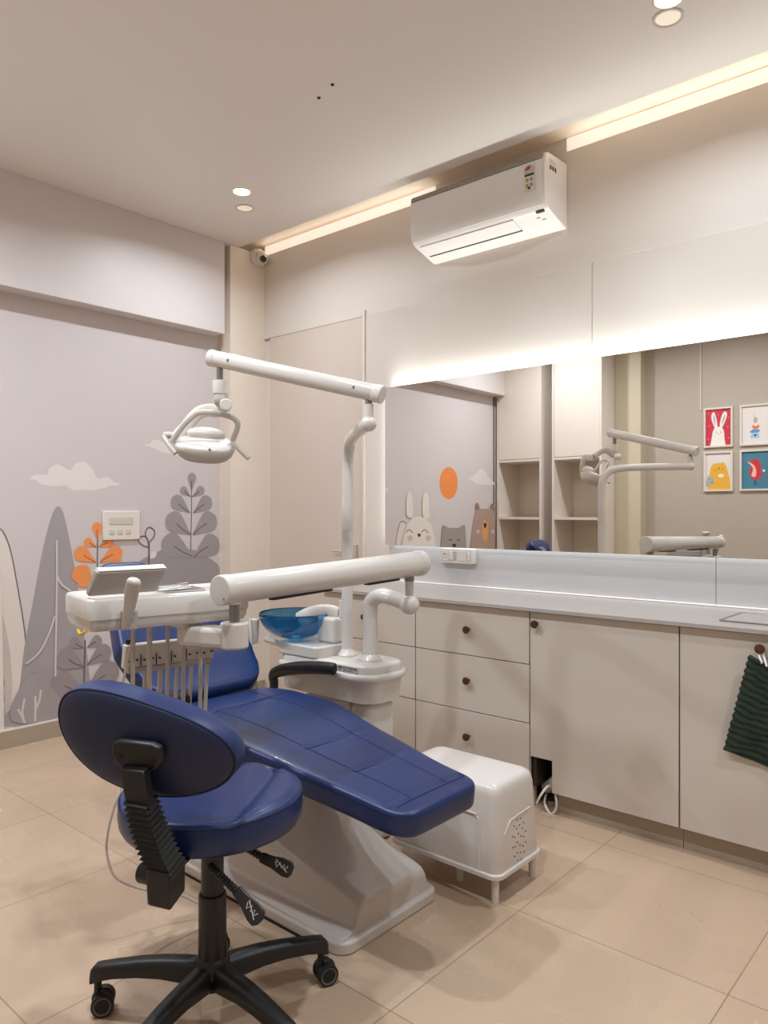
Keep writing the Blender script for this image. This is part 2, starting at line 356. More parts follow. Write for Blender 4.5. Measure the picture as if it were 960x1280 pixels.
# walls out of direct view (seen in the mirror)
struct(MB().box(MUR-.1, XR+.1, YN-.1, YN, 0, CEIL), 'wall_near', 'near', smooth=False)
struct(MB().box(XR, XR+.1, YN-.1, 3.4, 0, CEIL), 'wall_right', 'near', smooth=False)
trim(MB().box(-2.858, -2.62, YN, -.12, 0, CEIL), 'olive', smooth=False)
trim(MB().tube([(-2.145, YN+.006, 2.08), (-2.145, YN+.006, CEIL)], .006), 'shelf')
# ------------------------------------------------------------------ downlights
DL = [(302, 239, True, 'lit round ceiling downlight near the corner column'), (306, 260, False, 'unlit round ceiling downlight close to the corner camera'),
      (836, -3, True, 'lit round ceiling downlight cut by the top edge of the photo'), (835, 22, False, 'unlit white round downlight with visible inner rim at upper right')]
def downlight(x, y, lit, label, power=0):
    t = thing('downlight', label, 'ceiling light', (x, y, CEIL), 'ceiling downlights')
    MB().lathe([(.052, -.0005), (.052, -.004), (.046, -.006), (.043, -.004), (.041, -.0008)], (x, y, CEIL), seg=36).build('rim', 'shelf', t)
    MB().lathe([(.042, -.0012), (.0005, -.0012)], (x, y, CEIL), seg=36).build('lens', 'lit' if lit else 'unlit', t)
    if lit:
        l = bpy.data.lights.new('downlight_lamp', 'AREA'); l.shape = 'DISK'; l.size = .085; l.energy = power; l.color = (.945, 1.035, 1.13); l.spread = math.radians(158)
        o = bpy.data.objects.new('downlight_lamp', l); C.objects.link(o); o.location = (x, y, CEIL-.012)
PW = 11.7
for px, py, lit, lb in DL:
    p = on_z(px, py, CEIL); downlight(p.x, p.y, lit, lb, PW)
for x, y, lb in ((-3.15, .75, 'added unseen ceiling downlight over the mural, outside the photo at left'), (-.93, .75, 'added unseen ceiling downlight above the camera side of the room'),
                 (-2.05, .75, 'added unseen ceiling downlight between the two near ones'), (.6, 1.6, 'added unseen ceiling downlight at the far right of the room')):
    downlight(x, y, True, lb, PW*1.6)  # unseen downlights added to light the near side of the room
# tiny anchors on the ceiling
for px, py, lb in ((398.5, 122, 'small dark ceiling anchor, the lower left of two'), (415.5, 105.5, 'small dark ceiling anchor, the upper right of two')):
    p = on_z(px, py, CEIL)
    o = MB().lathe([(.0001, -.006), (.005, -.005), (.008, 0), (.0001, 0)], (p.x, p.y, CEIL), seg=12).build('ceiling_anchor', 'black'); tag(o, lb, 'anchor', 'ceiling anchors')
# glowing bands stand for the lit recess wall either side of the conditioner
for a, b, lb in ((-3.855, -2.44, 'painted glow band on the ceiling recess wall left of the air conditioner'), (-1.66, XR-.02, 'painted glow band on the ceiling recess wall right of the air conditioner')):
    o = MB().box(a, b, W+.006, W+.0155, CEIL+.001, CEIL+.062).build('recess_glow_band', 'warm', smooth=False); tag(o, lb, 'painted glow', 'recess glow bands')
# ------------------------------------------------------------------ mirror with back light
mx0, mx1, mz0, mz1 = -2.757, .25, 1.024, 1.911
t = thing('wall_mirror', 'wide frameless mirror with glowing backlit edge above the white counter', 'mirror', (mx0, M, mz0))
MB().box(mx0, mx1, M, M+.006, mz0, mz1).build('mirror_glass', 'mirror', t, smooth=False)
MB().box(mx0+.05, mx1-.05, M+.006, W, mz0+.05, mz1-.05).build('backing_frame', 'white', t, smooth=False)
ls = MB(); g = .012
ls.box(mx0+.03, mx1-.03, M+.008, M+.02, mz1-.035, mz1-.028).box(mx0+.03, mx1-.03, M+.008, M+.02, mz0+.028, mz0+.035).box(mx0+.028, mx0+.035, M+.008, M+.02, mz0+.03, mz1-.03)
ls.build('light_strip', 'cool', t, smooth=False)
def strip(name, loc, rot, sx, sy, e, col, spread=180):
    l = bpy.data.lights.new(name, 'AREA'); l.shape = 'RECTANGLE'; l.size = sx; l.size_y = sy; l.energy = e; l.color = col; l.spread = math.radians(spread)
    o = bpy.data.objects.new(name, l); C.objects.link(o); o.location = loc; o.rotation_euler = rot
cw = (.97, 1, .98)
mxc = (mx0+mx1)/2
strip('mirror_glow_top', (mxc, M+.023, mz1-.02), (PI, 0, 0), mx1-mx0-.06, .02, 6, cw, 98)
strip('mirror_glow_bottom', (mxc, M+.023, mz0+.02), (0, 0, 0), mx1-mx0-.06, .02, .75, (.9, 1, 1.12), 140)
strip('mirror_glow_side', (mx0+.02, M+.023, (mz0+mz1)/2), (0, PI/2, 0), .02, .82, .0, cw)
bpy.data.lights['mirror_glow_side'].size = .82; bpy.data.lights['mirror_glow_side'].size_y = .02; bpy.data.lights['mirror_glow_side'].energy = .5
for a, b in ((-3.85, -2.52), (-1.60, XR-.02)): strip('recess_glow', ((a+b)/2, W-.004, CEIL+.03), (-PI/2, 0, 0), b-a, .02, .24*(b-a), (1, .9, .78))  # added lamps throwing the bands' glow out of the recess
# ------------------------------------------------------------------ security camera
p = on_y(328, 322, 3.10); px_, pz_ = -3.80, p.z
p = on_x(329, 322, -3.79)
t = thing('security_camera', 'small white dome security camera with a black lens high in the corner', 'security camera', (p.x, p.y, p.z))
n = (Vector((0, 0, 1.3))-p); n.normalize(); u, v = basis(n)
bdir = Vector((-1, 0, .0)); bx = p+Vector((-.012, .0, .012))
MB().lathe([(.0005, .0), (.058, .0), (.060, .014), (.055, .032), (.046, .040), (.0005, .042)], Vector((-3.857, p.y, p.z+.012)), (Y_, UP, X_), 28).build('mount', 'white', t)
MB().ell(p+Vector((-.02, 0, 0)), (u, v, n), (.045, .045, .045)).build('dome', 'white', t)
MB().lathe([(.0005, .031), (.018, .029), (.023, .020), (.024, .0)], p+n*.008-UP*.008, (u, v, n), 24).build('lens', 'lens', t)
# ------------------------------------------------------------------ air conditioner
ax0, ax1 = -2.433, -1.655
t = thing('air_conditioner', 'white wall mounted split air conditioner above the mirror with rating stickers', 'air conditioner', (ax0, W, 2.55))
prof = [(0, 2.545), (.03, 2.543), (.17, 2.585), (.2, 2.6), (.212, 2.625), (.218, 2.68), (.219, 2.75), (.215, 2.815), (.205, 2.835), (.185, 2.845), (.03, 2.853), (0, 2.85)]
MB().prism([(a, b) for a, b in prof], (0, W+.004, 0), -Y_, UP, X_, ax0, ax1).build('body', 'acwhite', t, bevel=.008, bseg=3, ang=50)
fp = [(.2, 2.604), (.212, 2.625), (.218, 2.68), (.219, 2.75), (.216, 2.806)]
def offs(pr, d): return [(a+d, b) for a, b in pr]
MB().prism(offs(fp, .004)+offs(fp, -.01)[::-1], (0, W+.004, 0), -Y_, UP, X_, ax0+.004, ax1-.012).build('front_panel', 'acwhite', t, bevel=.002, bseg=2, ang=50)
MB().prism([(.2205, 2.810), (.2185, 2.824), (.21, 2.836), (.20, 2.836), (.21, 2.809)], (0, W+.004, 0), -Y_, UP, X_, ax0+.006, ax1-.014).build('intake_strip', 'vent_grey', t)
sl = Vector((0, .14, -.042)).normalized(); sn = Vector((0, -.042, -.14)).normalized()     # lower sloping face of the unit
def low(x, s): return Vector((x, W+.004-.17, 2.585))+sl*s
MB().obox(low((ax0+.03+ax1-.19)/2, .035), (X_, sl, sn), ((ax1-.19-ax0-.03)/2, .042, .005)).build('louver', 'acwhite', t, bevel=.003)
MB().obox(low((ax0+.03+ax1-.19)/2, .083), (X_, sl, sn), ((ax1-.19-ax0-.03)/2, .005, .0025)).build('outlet_slot', 'carcass', t)
MB().obox(low(ax1-.045, -.008), (X_, sl, sn), (.02, .006, .0045)).build('display', 'ink', t)
d = MB(); d.obox(low(ax1-.075, .03), (X_, sl, sn), (.008, .002, .0035)); d.obox(low(ax1-.055, .05), (X_, sl, sn), (.01, .002, .003)); d.build('indicator_marks', 'groove', t)
sx, sy = ax1-.075, W+.004-.2242
sb = MB().box(sx-.028, sx+.028, sy-.0008, sy, 2.675, 2.795, 0)
sb.prism([(.026*math.cos(a), .026*math.sin(a)) for a in [i*PI/12 for i in range(25)]], (sx, sy-.0012, 2.768), X_, UP, Y_, 0, .0006, 1)
sb.prism([(.020*math.cos(a), .017*math.sin(a)) for a in [PI*.3+i*PI/20 for i in range(15)]]+[(0, 0)], (sx-.002, sy-.0016, 2.77), X_, UP, Y_, 0, .0006, 2)
sb.box(sx-.024, sx+.024, sy-.0016, sy, 2.742, 2.752, 3)
for i, (a, b) in enumerate(((-.018, 2.725), (.004, 2.725), (-.018, 2.70), (.004, 2.70))): sb.box(sx+a, sx+a+.014, sy-.0014, sy, b-.008, b+.008, 4 if i % 2 == 0 else 5)
sb.box(sx-.008, sx+.006, sy-.0017, sy, 2.682, 2.692, 3)
sb.build('rating_sticker', ['paper', 'label', 'red', 'ink', 'green', 'vent_grey'], t, smooth=False)
st = MB(); sxr = ax1+.0006
st.box(sxr-.0006, sxr+.0004, W-.175, W-.105, 2.765, 2.82, 0)
for j in range(3): st.box(sxr, sxr+.0007, W-.168+.022*j, W-.153+.022*j, 2.770, 2.790, 1)
for j in range(4): st.box(sxr, sxr+.0007, W-.17, W-.112, 2.797+.005*j, 2.7995+.005*j, 2)
st.build('side_sticker', ['paper', 'ink', 'groove'], t, smooth=False)
# ------------------------------------------------------------------ base cabinets
CZ0, CZ1, DY = .086, .806, 2.69
def knob(mb_parent, x, z, m='bronze'):
    MB().lathe([(.0005, .0), (.006, .0), (.006, -.012), (.011, -.016), (.0155, -.02), (.0165, -.026), (.0150, -.030), (.009, -.0315), (.0005, -.031)], (x, DY, z), (X_, UP, Y_), 24).build('knob', m, mb_parent)
def carcass(t, a, b, px0=None, top=True):
    c = MB(); c.box(a+.002, a+.018, DY+.022, 3.2, CZ0, CZ1); c.box(b-.018, b-.002, DY+.022, 3.2, CZ0, CZ1)
    c.box(a+.018, b-.018, DY+.022, 3.2, CZ0+.14 if px0 else CZ0, (CZ0+.158) if px0 else CZ0+.018); c.box(a+.018, b-.018, 3.18, 3.2, CZ0, CZ1); (c.box(a+.018, b-.018, DY+.022, 3.2, CZ1-.018, CZ1) if top else c.box(a+.018, b-.018, DY+.022, DY+.06, CZ1-.07, CZ1))
    c.build('carcass', 'carcass', t, smooth=False)
    MB().box(px0 or a, b, 2.733, 2.75, 0, CZ0-.0005).build('plinth', 'plinth', t, smooth=False)
def drawers(a, b, label):
    t = thing('drawer_cabinet', label, 'cabinet', ((a+b)/2, DY, 0), 'base cabinets under the counter')
    carcass(t, a, b)
    for z0, z1, kz in ((.588, .803, .70), (.3465, .5845, .479), (.088, .343, .236)):
        d = MB().box(a+.0015, b-.0015, DY, DY+.02, z0, z1).build('drawer', 'cab', t, bevel=.0012, bseg=1)
        knob(d, (a+b)/2, kz)
drawers(-2.75, -2.148, 'beige drawer cabinet at the counter far end behind the spittoon')
drawers(-2.146, -1.551, 'beige drawer cabinet with three knobs behind the white equipment box')
def cupboard(a, b, label, kx, kz, notch=False, wood='bronze'):
    t = thing('cupboard', label, 'cabinet', ((a+b)/2, DY, 0), 'base cabinets under the counter')
    carcass(t, a, b, -1.443 if notch else None, wood == 'bronze')
    z0, z1 = CZ0, .803; A, B = a+.0015, b-.0015
    po = [(A, z0), (B, z0), (B, z1), (A, z1)] if not notch else [(-1.449, z0), (B, z0), (B, z1), (A, z1), (A, .214), (-1.449, .214)]
    d = MB().prism(po, (0, DY, 0), X_, UP, Y_, 0, .02).build('door', 'cab', t, bevel=.0012, bseg=1)
    knob(d, kx, kz, wood); return t
cupboard(-1.549, -.948, 'beige cupboard with a cut out lower left corner showing pipes', -1.515, .757, True)
kx2 = on_y(950, 811, DY-.02); cupboard(-.946, -.346, 'beige cupboard under the sink with the dark towel on its knob', kx2.x, kx2.z, False, 'wood')
cupboard(-.344, .256, 'beige cupboard right of the sink, outside the photo', -.31, .757)
# countertop with a hole for the sink
CT0, CT1 = .8085, .8225
ct = MB(); sx0, sx1, sy0, sy1 = -.832, -.40, 2.79, 3.045
bm_pts = None
ct.box(-2.75, sx0, 2.66, W, CT0, CT1).box(sx1, .26, 2.66, W, CT0, CT1).box(sx0, sx1, 2.66, sy0, CT0, CT1).box(sx0, sx1, sy1, W, CT0, CT1)
o = ct.build('countertop', 'counter', smooth=False); tag(o, 'long pale quartz countertop running along under the mirror', 'countertop')
t = thing('sink', 'white rectangular sink sunk into the counter at the right edge', 'sink', ((sx0+sx1)/2, (sy0+sy1)/2, .70))
def rr(x0, x1, y0, y1, z, r=.02, n=5):
    out = []
    for cx, cy, a0 in ((x1-r, y1-r, 0), (x0+r, y1-r, PI/2), (x0+r, y0+r, PI), (x1-r, y0+r, PI*1.5)):
        for i in range(n+1): out.append(Vector((cx+r*math.cos(a0+i*PI/2/n), cy+r*math.sin(a0+i*PI/2/n), z)))
    return out
e = .012
MB().loft([rr(sx0-e, sx1+e, sy0-e, sy1+e, CT1+.0005), rr(sx0-e, sx1+e, sy0-e, sy1+e, CT1+.004), rr(sx0+.004, sx1-.004, sy0+.004, sy1-.004, CT1+.004)], False).build('rim', 'metal', t)
MB().loft([rr(sx0+.004, sx1-.004, sy0+.004, sy1-.004, CT1+.004), rr(sx0+.006, sx1-.006, sy0+.006, sy1-.006, .78), rr(sx0+.02, sx1-.02, sy0+.02, sy1-.02, .70), rr(sx0+.1, sx1-.1, sy0+.08, sy1-.08, .698)]).build('basin', 'counter', t)
# towel on the knob
t = thing('towel', 'dark green ribbed towel hanging from the round cupboard knob', 'towel', (kx2.x, DY-.03, kx2.z))
nu, nv = 34, 66; vs = []; fs = []
TL, TR, BL, BR = on_y(938, 818, DY-.035), on_y(978, 842, DY-.04), on_y(907, 936, DY-.012), on_y(1003, 976, DY-.014)
for side in (0, 1):
    for j in range(nv+1):
        for i in range(nu+1):
            a, b = i/nu, j/nv
            p = (TL*(1-a)+TR*a)*(1-b)+(BL*(1-a)+BR*a)*b
            rib = abs(math.sin(b*PI*15+.6*math.sin(a*6+b*5)+.35*math.sin(a*17+b*23)+a*1.2))
            p = p+Vector((0, 1, 0))*(-.006-.0075*rib*(1 if side == 0 else 0)-.012*math.sin(a*PI*2.5+b)*(.4+.6*b)*(.5)+(.006 if side else 0))
            if i == 0: p = p+Vector((-.004*rib, 0, 0))
            if p.y > DY-.004: p.y = DY-.004
            vs.append(p)
n1 = (nu+1)*(nv+1)
for s_ in (0, 1):
    for j in range(nv):
        for i in range(nu):
            a = s_*n1+j*(nu+1)+i; fs.append((a, a+1, a+nu+2, a+nu+1))
edge = [i for i in range(nu+1)]+[j*(nu+1)+nu for j in range(1, nv+1)]+[nv*(nu+1)+i for i in range(nu-1, -1, -1)]+[j*(nu+1) for j in range(nv-1, 0, -1)]
for k_ in range(len(edge)):
    a, b = edge[k_], edge[(k_+1) % len(edge)]; fs.append((a, b, n1+b, n1+a))
MB().add(vs, fs).build('cloth', 'towel', t, ang=80)
MB().tube(cr([TL*.6+TR*.4+Vector((0, -.012, -.004)), Vector((kx2.x-.006, DY-.018, kx2.z-.012)), Vector((kx2.x, DY-.014, kx2.z+.010)), Vector((kx2.x+.008, DY-.018, kx2.z-.012)), TL*.45+TR*.55+Vector((0, -.012, -.004))], 5), .0035, 8).build('hanging_loop', 'cable', t)
# ------------------------------------------------------------------ things inside the cupboard notch
o = MB().tube(cr([(-1.535, 2.80, .062), (-1.51, 2.79, .072), (-1.485, 2.78, .098), (-1.455, 2.78, .125), (-1.42, 2.78, .14)], 6), .026, 14).build('drain_pipe', 'pipe'); tag(o, 'grey drain pipe inside the cupboard cut out', 'pipe')
o = MB().tube(cr([(-1.50, 2.86, .0), (-1.495, 2.855, .03), (-1.475, 2.85, .045), (-1.44, 2.85, .05), (-1.38, 2.85, .05)], 6), .03, 12).build('valve_pipe', 'pipe'); tag(o, 'dark grey pipe low in the cupboard cut out near the floor', 'pipe')
pw = [on_y(671, 1004, 2.665), on_y(676, 994, 2.66), on_y(685, 983, 2.70), on_y(692, 986, 2.72), on_y(695.5, 1000, 2.70), on_y(695, 1011, 2.70), on_y(689, 1017.5, 2.70), on_y(683, 1010, 2.70), on_y(681, 1001, 2.72), on_y(683, 992, 2.80)]
o = MB().tube(cr(pw, 8), .0048, 10).build('power_cable', 'cable'); tag(o, 'looped white cable coming out of the cupboard cut out', 'cable')
# ------------------------------------------------------------------ sockets
a, b = on_y(553.5, 684, W), on_y(597, 705, W)
t = thing('power_socket', 'white double socket and switch plate on the wall just under the mirror', 'socket', ((a.x+b.x)/2, W, (a.z+b.z)/2))
x0, x1, z0, z1 = a.x+.004, b.x-.004, .942, 1.018
MB().box(x0, x1, W-.042, W, z0, z1).build('box', 'white', t, bevel=.004)
yf = W-.042
mp = MB().box(x0+.012, x0+.070, yf-.003, yf, z0+.012, z1-.010)
mp.build('socket_plate', 'lgrey', t, bevel=.0015)
hl_ = MB()
for dx, dz, r in ((.041, .026, .0042), (.030, .006, .003), (.052, .006, .003), (.027, .022, .0025), (.055, .022, .0025)): hl_.cyl((x0+dx, yf-.0036, z0+.022+dz), (x0+dx, yf-.002, z0+.022+dz), r, seg=12)
hl_.build('pin_holes', 'ink', t)
MB().box(x0+.074, x0+.096, yf-.008, yf, z0+.018, z1-.014).build('rocker_switch', 'white', t, bevel=.003)
MB().box(x0+.100, x0+.113, yf-.002, yf, z0+.016, z1-.014).build('blank_plate', 'grey', t, bevel=.001)
MB().box(x0+.117, x1-.034, yf-.003, yf, z0+.014, z1-.012).build('socket_plate', 'lgrey', t, bevel=.0015)
MB().box(x1-.030, x1-.012, yf-.006, yf, z0+.018, z1-.014).build('rocker_switch', 'white', t, bevel=.003)
a, b = q(127, 639), q(173, 674)
t = thing('switch_plate', 'white square control plate on the mural above the orange leaves', 'switch', (MUR, (a[0]+b[0])/2, (a[1]+b[1])/2))
MB().box(MUR+.0005, MUR+.018, a[0], b[0], b[1], a[1]).build('plate', 'paper', t, bevel=.004)
ly = b[0]-a[0]; lz = a[1]-b[1]
MB().box(MUR+.018, MUR+.021, a[0]+ly*.16, a[0]+ly*.80, a[1]-lz*.46, a[1]-lz*.2).build('display', 'lgrey', t, bevel=.002)
for i in range(3): MB().box(MUR+.018, MUR+.021, a[0]+ly*(.16+.22*i), a[0]+ly*(.30+.22*i), b[1]+lz*.2, b[1]+lz*.36).build('button', 'lgrey', t, bevel=.002)
# ------------------------------------------------------------------ white equipment box on four legs
bx0, bx1, by0, by1 = -1.66, -1.232, 1.945, 2.215
t = thing('equipment_box', 'white plastic equipment box on four short legs beside the chair foot end', 'equipment box', ((bx0+bx1)/2, (by0+by1)/2, 0))
def ringz(z, i, r): return rr(bx0+i, bx1-i, by0+i, by1-i, z, r, 6)
MB().loft([ringz(.092, .004, .03), ringz(.098, .002, .032), ringz(.20, .006, .034), ringz(.325, .012, .036), ringz(.342, .015, .036), ringz(.355, .022, .034), ringz(.361, .034, .03), ringz(.363, .05, .025)]).build('cover', 'white', t, ang=60)
MB().loft([ringz(.080, .000, .032), ringz(.080, -.006, .036), ringz(.092, -.006, .036), ringz(.094, .0, .034)]).build('base_rim', 'white', t)
for lx, ly_ in ((bx1-.022, by0+.022), (bx1-.022, by1-.022), (bx0+.24, by0+.07), (bx0+.03, by1-.03)):
    MB().cyl((lx, ly_, 0), (lx, ly_, .082), .0115, .013, 16).build('leg', 'white', t)
yb = by0+.007
pl = cr([(bx0+.02, yb-.002, .265), (bx1-.11, yb-.001, .265), (bx1-.085, yb-.0005, .26), (bx1-.072, yb-.001, .24), (bx1-.069, yb-.003, .16), (bx1-.068, yb-.006, .10)], 5)
MB().tube(pl, .0028, 8).build('panel_bead', 'white', t)
xb = bx1-.006
MB().tube(cr([(xb+.001, by0+.05, .205), (xb, by0+.075, .232), (xb-.002, by0+.10, .240), (xb-.002, by0+.21, .246)], 5), .0028, 8).build('handle_bead', 'white', t)
hm = MB(); yc, zc = by0+.135, .165
for rr_, nn, z_ in ((.02, 4, .3), (.044, 9, 0), (.066, 12, .2)):
    for i in range(nn):
        aa = 2*PI*i/nn+z_; yy, zz = yc+rr_*.62*math.cos(aa), zc+rr_*math.sin(aa)
        xx = bx1-.002-.004*max(0, (zz-.098)/.1) if zz < .2 else bx1-.006-.006*(zz-.2)/.125
        hm.cyl((xx-.002, yy, zz), (xx+.0012, yy, zz), .0026, seg=8)
hm.build('speaker_holes', 'ink', t)
# ------------------------------------------------------------------ padded shapes
def sgp(x, e): return math.copysign(abs(x)**e, x)
def lerp_t(tab, s):
    for i in range(len(tab)-1):
        a, b = tab[i], tab[i+1]
        if s <= b[0] or i == len(tab)-2:
            k = max(0, min(1, (s-a[0])/(b[0]-a[0]))); k = k*k*(3-2*k)*.35+k*.65
            return [a[j]+(b[j]-a[j])*k for j in range(len(a))]
def pad(line, table, wd, rc0, rc1, re=.02, n=7, seg=72, steps=60, groove=None):
    """line: polyline of the pad's middle plane; table rows (s, half width, thickness, sideways shift); returns rings"""
    c = cr(line, 12); L = [0]
    for i in range(1, len(c)): L.append(L[-1]+(c[i]-c[i-1]).length)
    T = L[-1]; rings = []
    ss = sorted(set([i/steps for i in range(steps+1)]+[.0008, .002, .005, .01, .9992, .998, .995, .99]))
    for s in ss:
        l = min(max(s*T, 1e-5), T-1e-5); i = max(j for j in range(len(L)-1) if L[j] <= l)
        p = c[i].lerp(c[i+1], (l-L[i])/(L[i+1]-L[i])); tg = (c[min(len(c)-1, i+2)]-c[max(0, i-1)]).normalized(); nm = tg.cross(wd).normalized()
        if nm.z < 0: nm = -nm
        _, w, th, sh = lerp_t(table, s)
        for d, rc in ((l, rc0), (T-l, rc1)):
            if d < rc: w -= rc-math.sqrt(max(0, rc*rc-(rc-d)**2))
            if d < re: th -= 2*(re-math.sqrt(max(0, re*re-(re-d)**2)))
        w = max(w, .002); th = max(th, .002); ring = []
        nn = max(n, 2); ew = 2/nn*(w/.2)**0
        for j in range(seg):
            a = 2*PI*j/seg; cy, sy_ = sgp(math.cos(a), .16), sgp(math.sin(a), .34)
            u, z = w*cy, th/2*sy_
            if sy_ > .7 and groove: z += groove(s, u/w if w > .01 else 0, l, T)
            ring.append(p+wd*(u+sh)+nm*z)
        rings.append(ring)
    return rings
def gro(d, w): return -max(0, 1-(abs(d)/w)**1)**1
# ------------------------------------------------------------------ dental chair
YC = 1.585
t = thing('dental_chair', 'blue padded dental treatment chair on a moulded white base', 'dental chair', (-1.85, 1.66, 0))
def g_seat(s, tt, l, T):
    z = .004*(1-tt*tt)
    for k in (-.44, .44): z += .009*gro(tt-k, .07) if s > .06 and s < .93 else 0
    if abs(tt) < .47:
        for k in (.16, .56, .74): z += .009*gro(l-T*k, .016)
    z += .007*gro(l-T*.93, .016) if abs(tt) < .9 else 0
    return z
seat_line = [(-2.17, YC, .520), (-2.0, YC, .520), (-1.8, YC, .512), (-1.5, YC, .470), (-1.3, YC, .441), (-1.155, YC, .425)]
seat_rings = pad(seat_line, [(0, .225, .078, .02), (.12, .262, .080, .01), (.3, .262, .080, .005), (.6, .215, .074, 0), (.85, .18, .072, 0), (1, .17, .070, 0)], Y_, .05, .07, .018, steps=110, groove=g_seat)
MB().loft(seat_rings).build('seat_cushion', 'blue', t, ang=70)
def on_top(ring, tt):
    q_ = sorted(ring[len(ring)//8:len(ring)*3//8+1], key=lambda p: p.y); a_, b_ = min(p.y for p in ring), max(p.y for p in ring)
    y_ = (a_+b_)/2+tt*(b_-a_)/2; top_ = sorted([p for k_, p in enumerate(ring) if k_ < len(ring)//2], key=lambda p: p.y)
    for k_ in range(len(top_)-1):
        if top_[k_].y <= y_ <= top_[k_+1].y: return top_[k_].lerp(top_[k_+1], (y_-top_[k_].y)/max(1e-6, top_[k_+1].y-top_[k_].y))+UP*.0004
    return top_[len(top_)//2].copy()
NRg = len(seat_rings)
for tt in (-.44, .44): MB().tube([on_top(seat_rings[i], tt) for i in range(int(NRg*.10), int(NRg*.915), 2)], .0010, 6).build('seat_seam', 'seam', t)
for f_ in (.16, .56, .74): MB().tube([on_top(seat_rings[int(NRg*.03+f_*NRg*.94)], -.44+.88*k_/16) for k_ in range(17)], .0010, 6).build('seat_seam', 'seam', t)
MB().tube([on_top(seat_rings[int(NRg*.91)], -.86+1.72*k_/24) for k_ in range(25)], .0010, 6).build('seat_seam', 'seam', t)
def outline(line, table, wd, rc0, rc1, zoff, grow, name):
    r_ = pad(line, table, wd, rc0, rc1, .004, steps=50, seg=8)
    L_ = [max(r, key=lambda p: p.dot(wd)) for r in r_]; R_ = [min(r, key=lambda p: p.dot(wd)) for r in r_]
    return [p+UP*zoff for p in L_]+[p+UP*zoff for p in R_[::-1]]
sm = outline(seat_line, [(0, .225, .01, .02), (.12, .262, .01, .01), (.3, .262, .01, .005), (.6, .215, .01, 0), (.85, .18, .01, 0), (1, .17, .01, 0)], Y_, .05, .07, .022, 0, '')
sm2 = [sm[i] for i in range(len(sm)) if i == 0 or (sm[i]-sm[i-1]).length > .003]
MB().tube(sm2+[sm2[0]], .0017, 6).build('seat_piping', 'seam', t)
back_line = [(-2.17, YC+.01, .565), (-2.26, YC+.01, .62), (-2.36, YC+.01, .72), (-2.46, YC+.01, .82), (-2.54, YC+.01, .90)]
def g_back(s, tt, l, T):
    z = -.02*(1-tt*tt)*math.sin(PI*min(1, s*1.1))
    z += .006*gro(abs(tt)-.55, .05)
    for k in (.34, .68): z += .005*gro(l-T*k, .012) if abs(tt) < .55 else 0
    return z
MB().loft(pad(back_line, [(0, .20, .07, 0), (.2, .245, .085, 0), (.5, .27, .09, 0), (.8, .235, .085, 0), (1, .15, .07, 0)], Y_, .06, .09, .03, steps=70, groove=g_back)).build('backrest', 'blue', t, ang=70)
hc = Vector((-2.71, 1.55, .962)); hd = Vector((-.62, 0, .78)).normalized(); hn = Vector((.78, 0, .62))
MB().loft(pad([hc-hd*.07, hc, hc+hd*.052], [(0, .10, .06, 0), (.5, .125, .07, 0), (1, .10, .055, 0)], Y_, .05, .06, .025, steps=30)).build('headrest', 'blue', t, ang=70)
MB().obox((-2.60, 1.575, .90), (Vector((-.78, 0, .62)), Y_, Vector((.62, 0, .78))), (.10, .03, .006)).build('headrest_bar', 'metal', t, bevel=.003)
for nm, s_, yy, mt in (('far', 1, 1.905, 'black'), ('near', -1, 1.285, 'black')):
    ar = MB(); ap = cr([(-2.215, yy-.012*s_, .48), (-2.222, yy, .54), (-2.226, yy, .576), (-2.19, yy, .597), (-2.10, yy, .620), (-2.0, yy, .636), (-1.915, yy, .645), (-1.885, yy, .645)], 7)
    rr2 = [.017+.005*min(1, i/16)+(.003*math.sin(PI*min(1, max(0, (i-18)/26)))) for i in range(len(ap))]; rr2[-1] = .004; rr2[-2] = .012; rr2[-3] = .017
    ar.tube(ap, rr2, 18, flat=.75, ref=Y_)
    ar.build('armrest', 'black', t, ang=60)
# moulded base
st_ = [(-2.42, .036, .10, .10), (-2.36, .05, .26, .22), (-2.2, .06, .42, .30), (-2.0, .056, .44, .225), (-1.86, .05, .40, .195), (-1.776, .046, .34, .18), (-1.70, .043, .265, .165), (-1.63, .042, .20, .150), (-1.56, .040, .156, .138), (-1.50, .039, .132, .127), (-1.455, .038, .119, .117), (-1.432, .038, .112, .110), (-1.4245, .038, .104, .102), (-1.4215, .037, .094, .092), (-1.4205, .037, .08, .078), (-1.4202, .036, .05, .05), (-1.42, .034, .036, .036)]
rings = []
for x, hf, hc_, hs in st_:
    yn0, yf0 = 1.456, 1.87
    prf = [(yn0, .0), (yn0, hf-.004), (yn0+.008, hf), (yn0+.03, hf+.003), (yn0+.048, hf+.010+.06*(hs-hf)), (yn0+.062, hf+.35*(hs-hf)), (yn0+.074, hf+.75*(hs-hf)), (yn0+.086, hf+.93*(hs-hf)), (yn0+.10, hs), (yn0+.125, hs+.10*(hc_-hs)), (yn0+.17, hs+.45*(hc_-hs)), (yn0+.215, hs+.85*(hc_-hs)), (1.71, hc_), (1.77, hc_), (1.80, hs+.8*(hc_-hs)), (1.822, hs+.25*(hc_-hs)), (1.832, hs*.8+.2*hf), (1.840, hf+.012), (1.858, hf+.003), (yf0, hf-.004), (yf0, 0)]
    rings.append([Vector((x, a, max(0, b))) for a, b in prf])
MB().loft(rings).build('base', 'base', t, ang=50)
fl = MB().prism([(p.x, p.y) for p in rr(-2.45, -1.402, 1.445, 1.882, 0, .045, 8)], (0, 0, 0), X_, Y_, UP, 0, .034)
fl.build('base_plate', 'base', t, bevel=.006)
MB().prism([(p.x, p.y) for p in rr(-2.46, -1.43, 1.440, 1.86, 0, .05, 8)], (0, 0, 0), X_, Y_, UP, 0, .006).build('base_gasket', 'rubber', t)
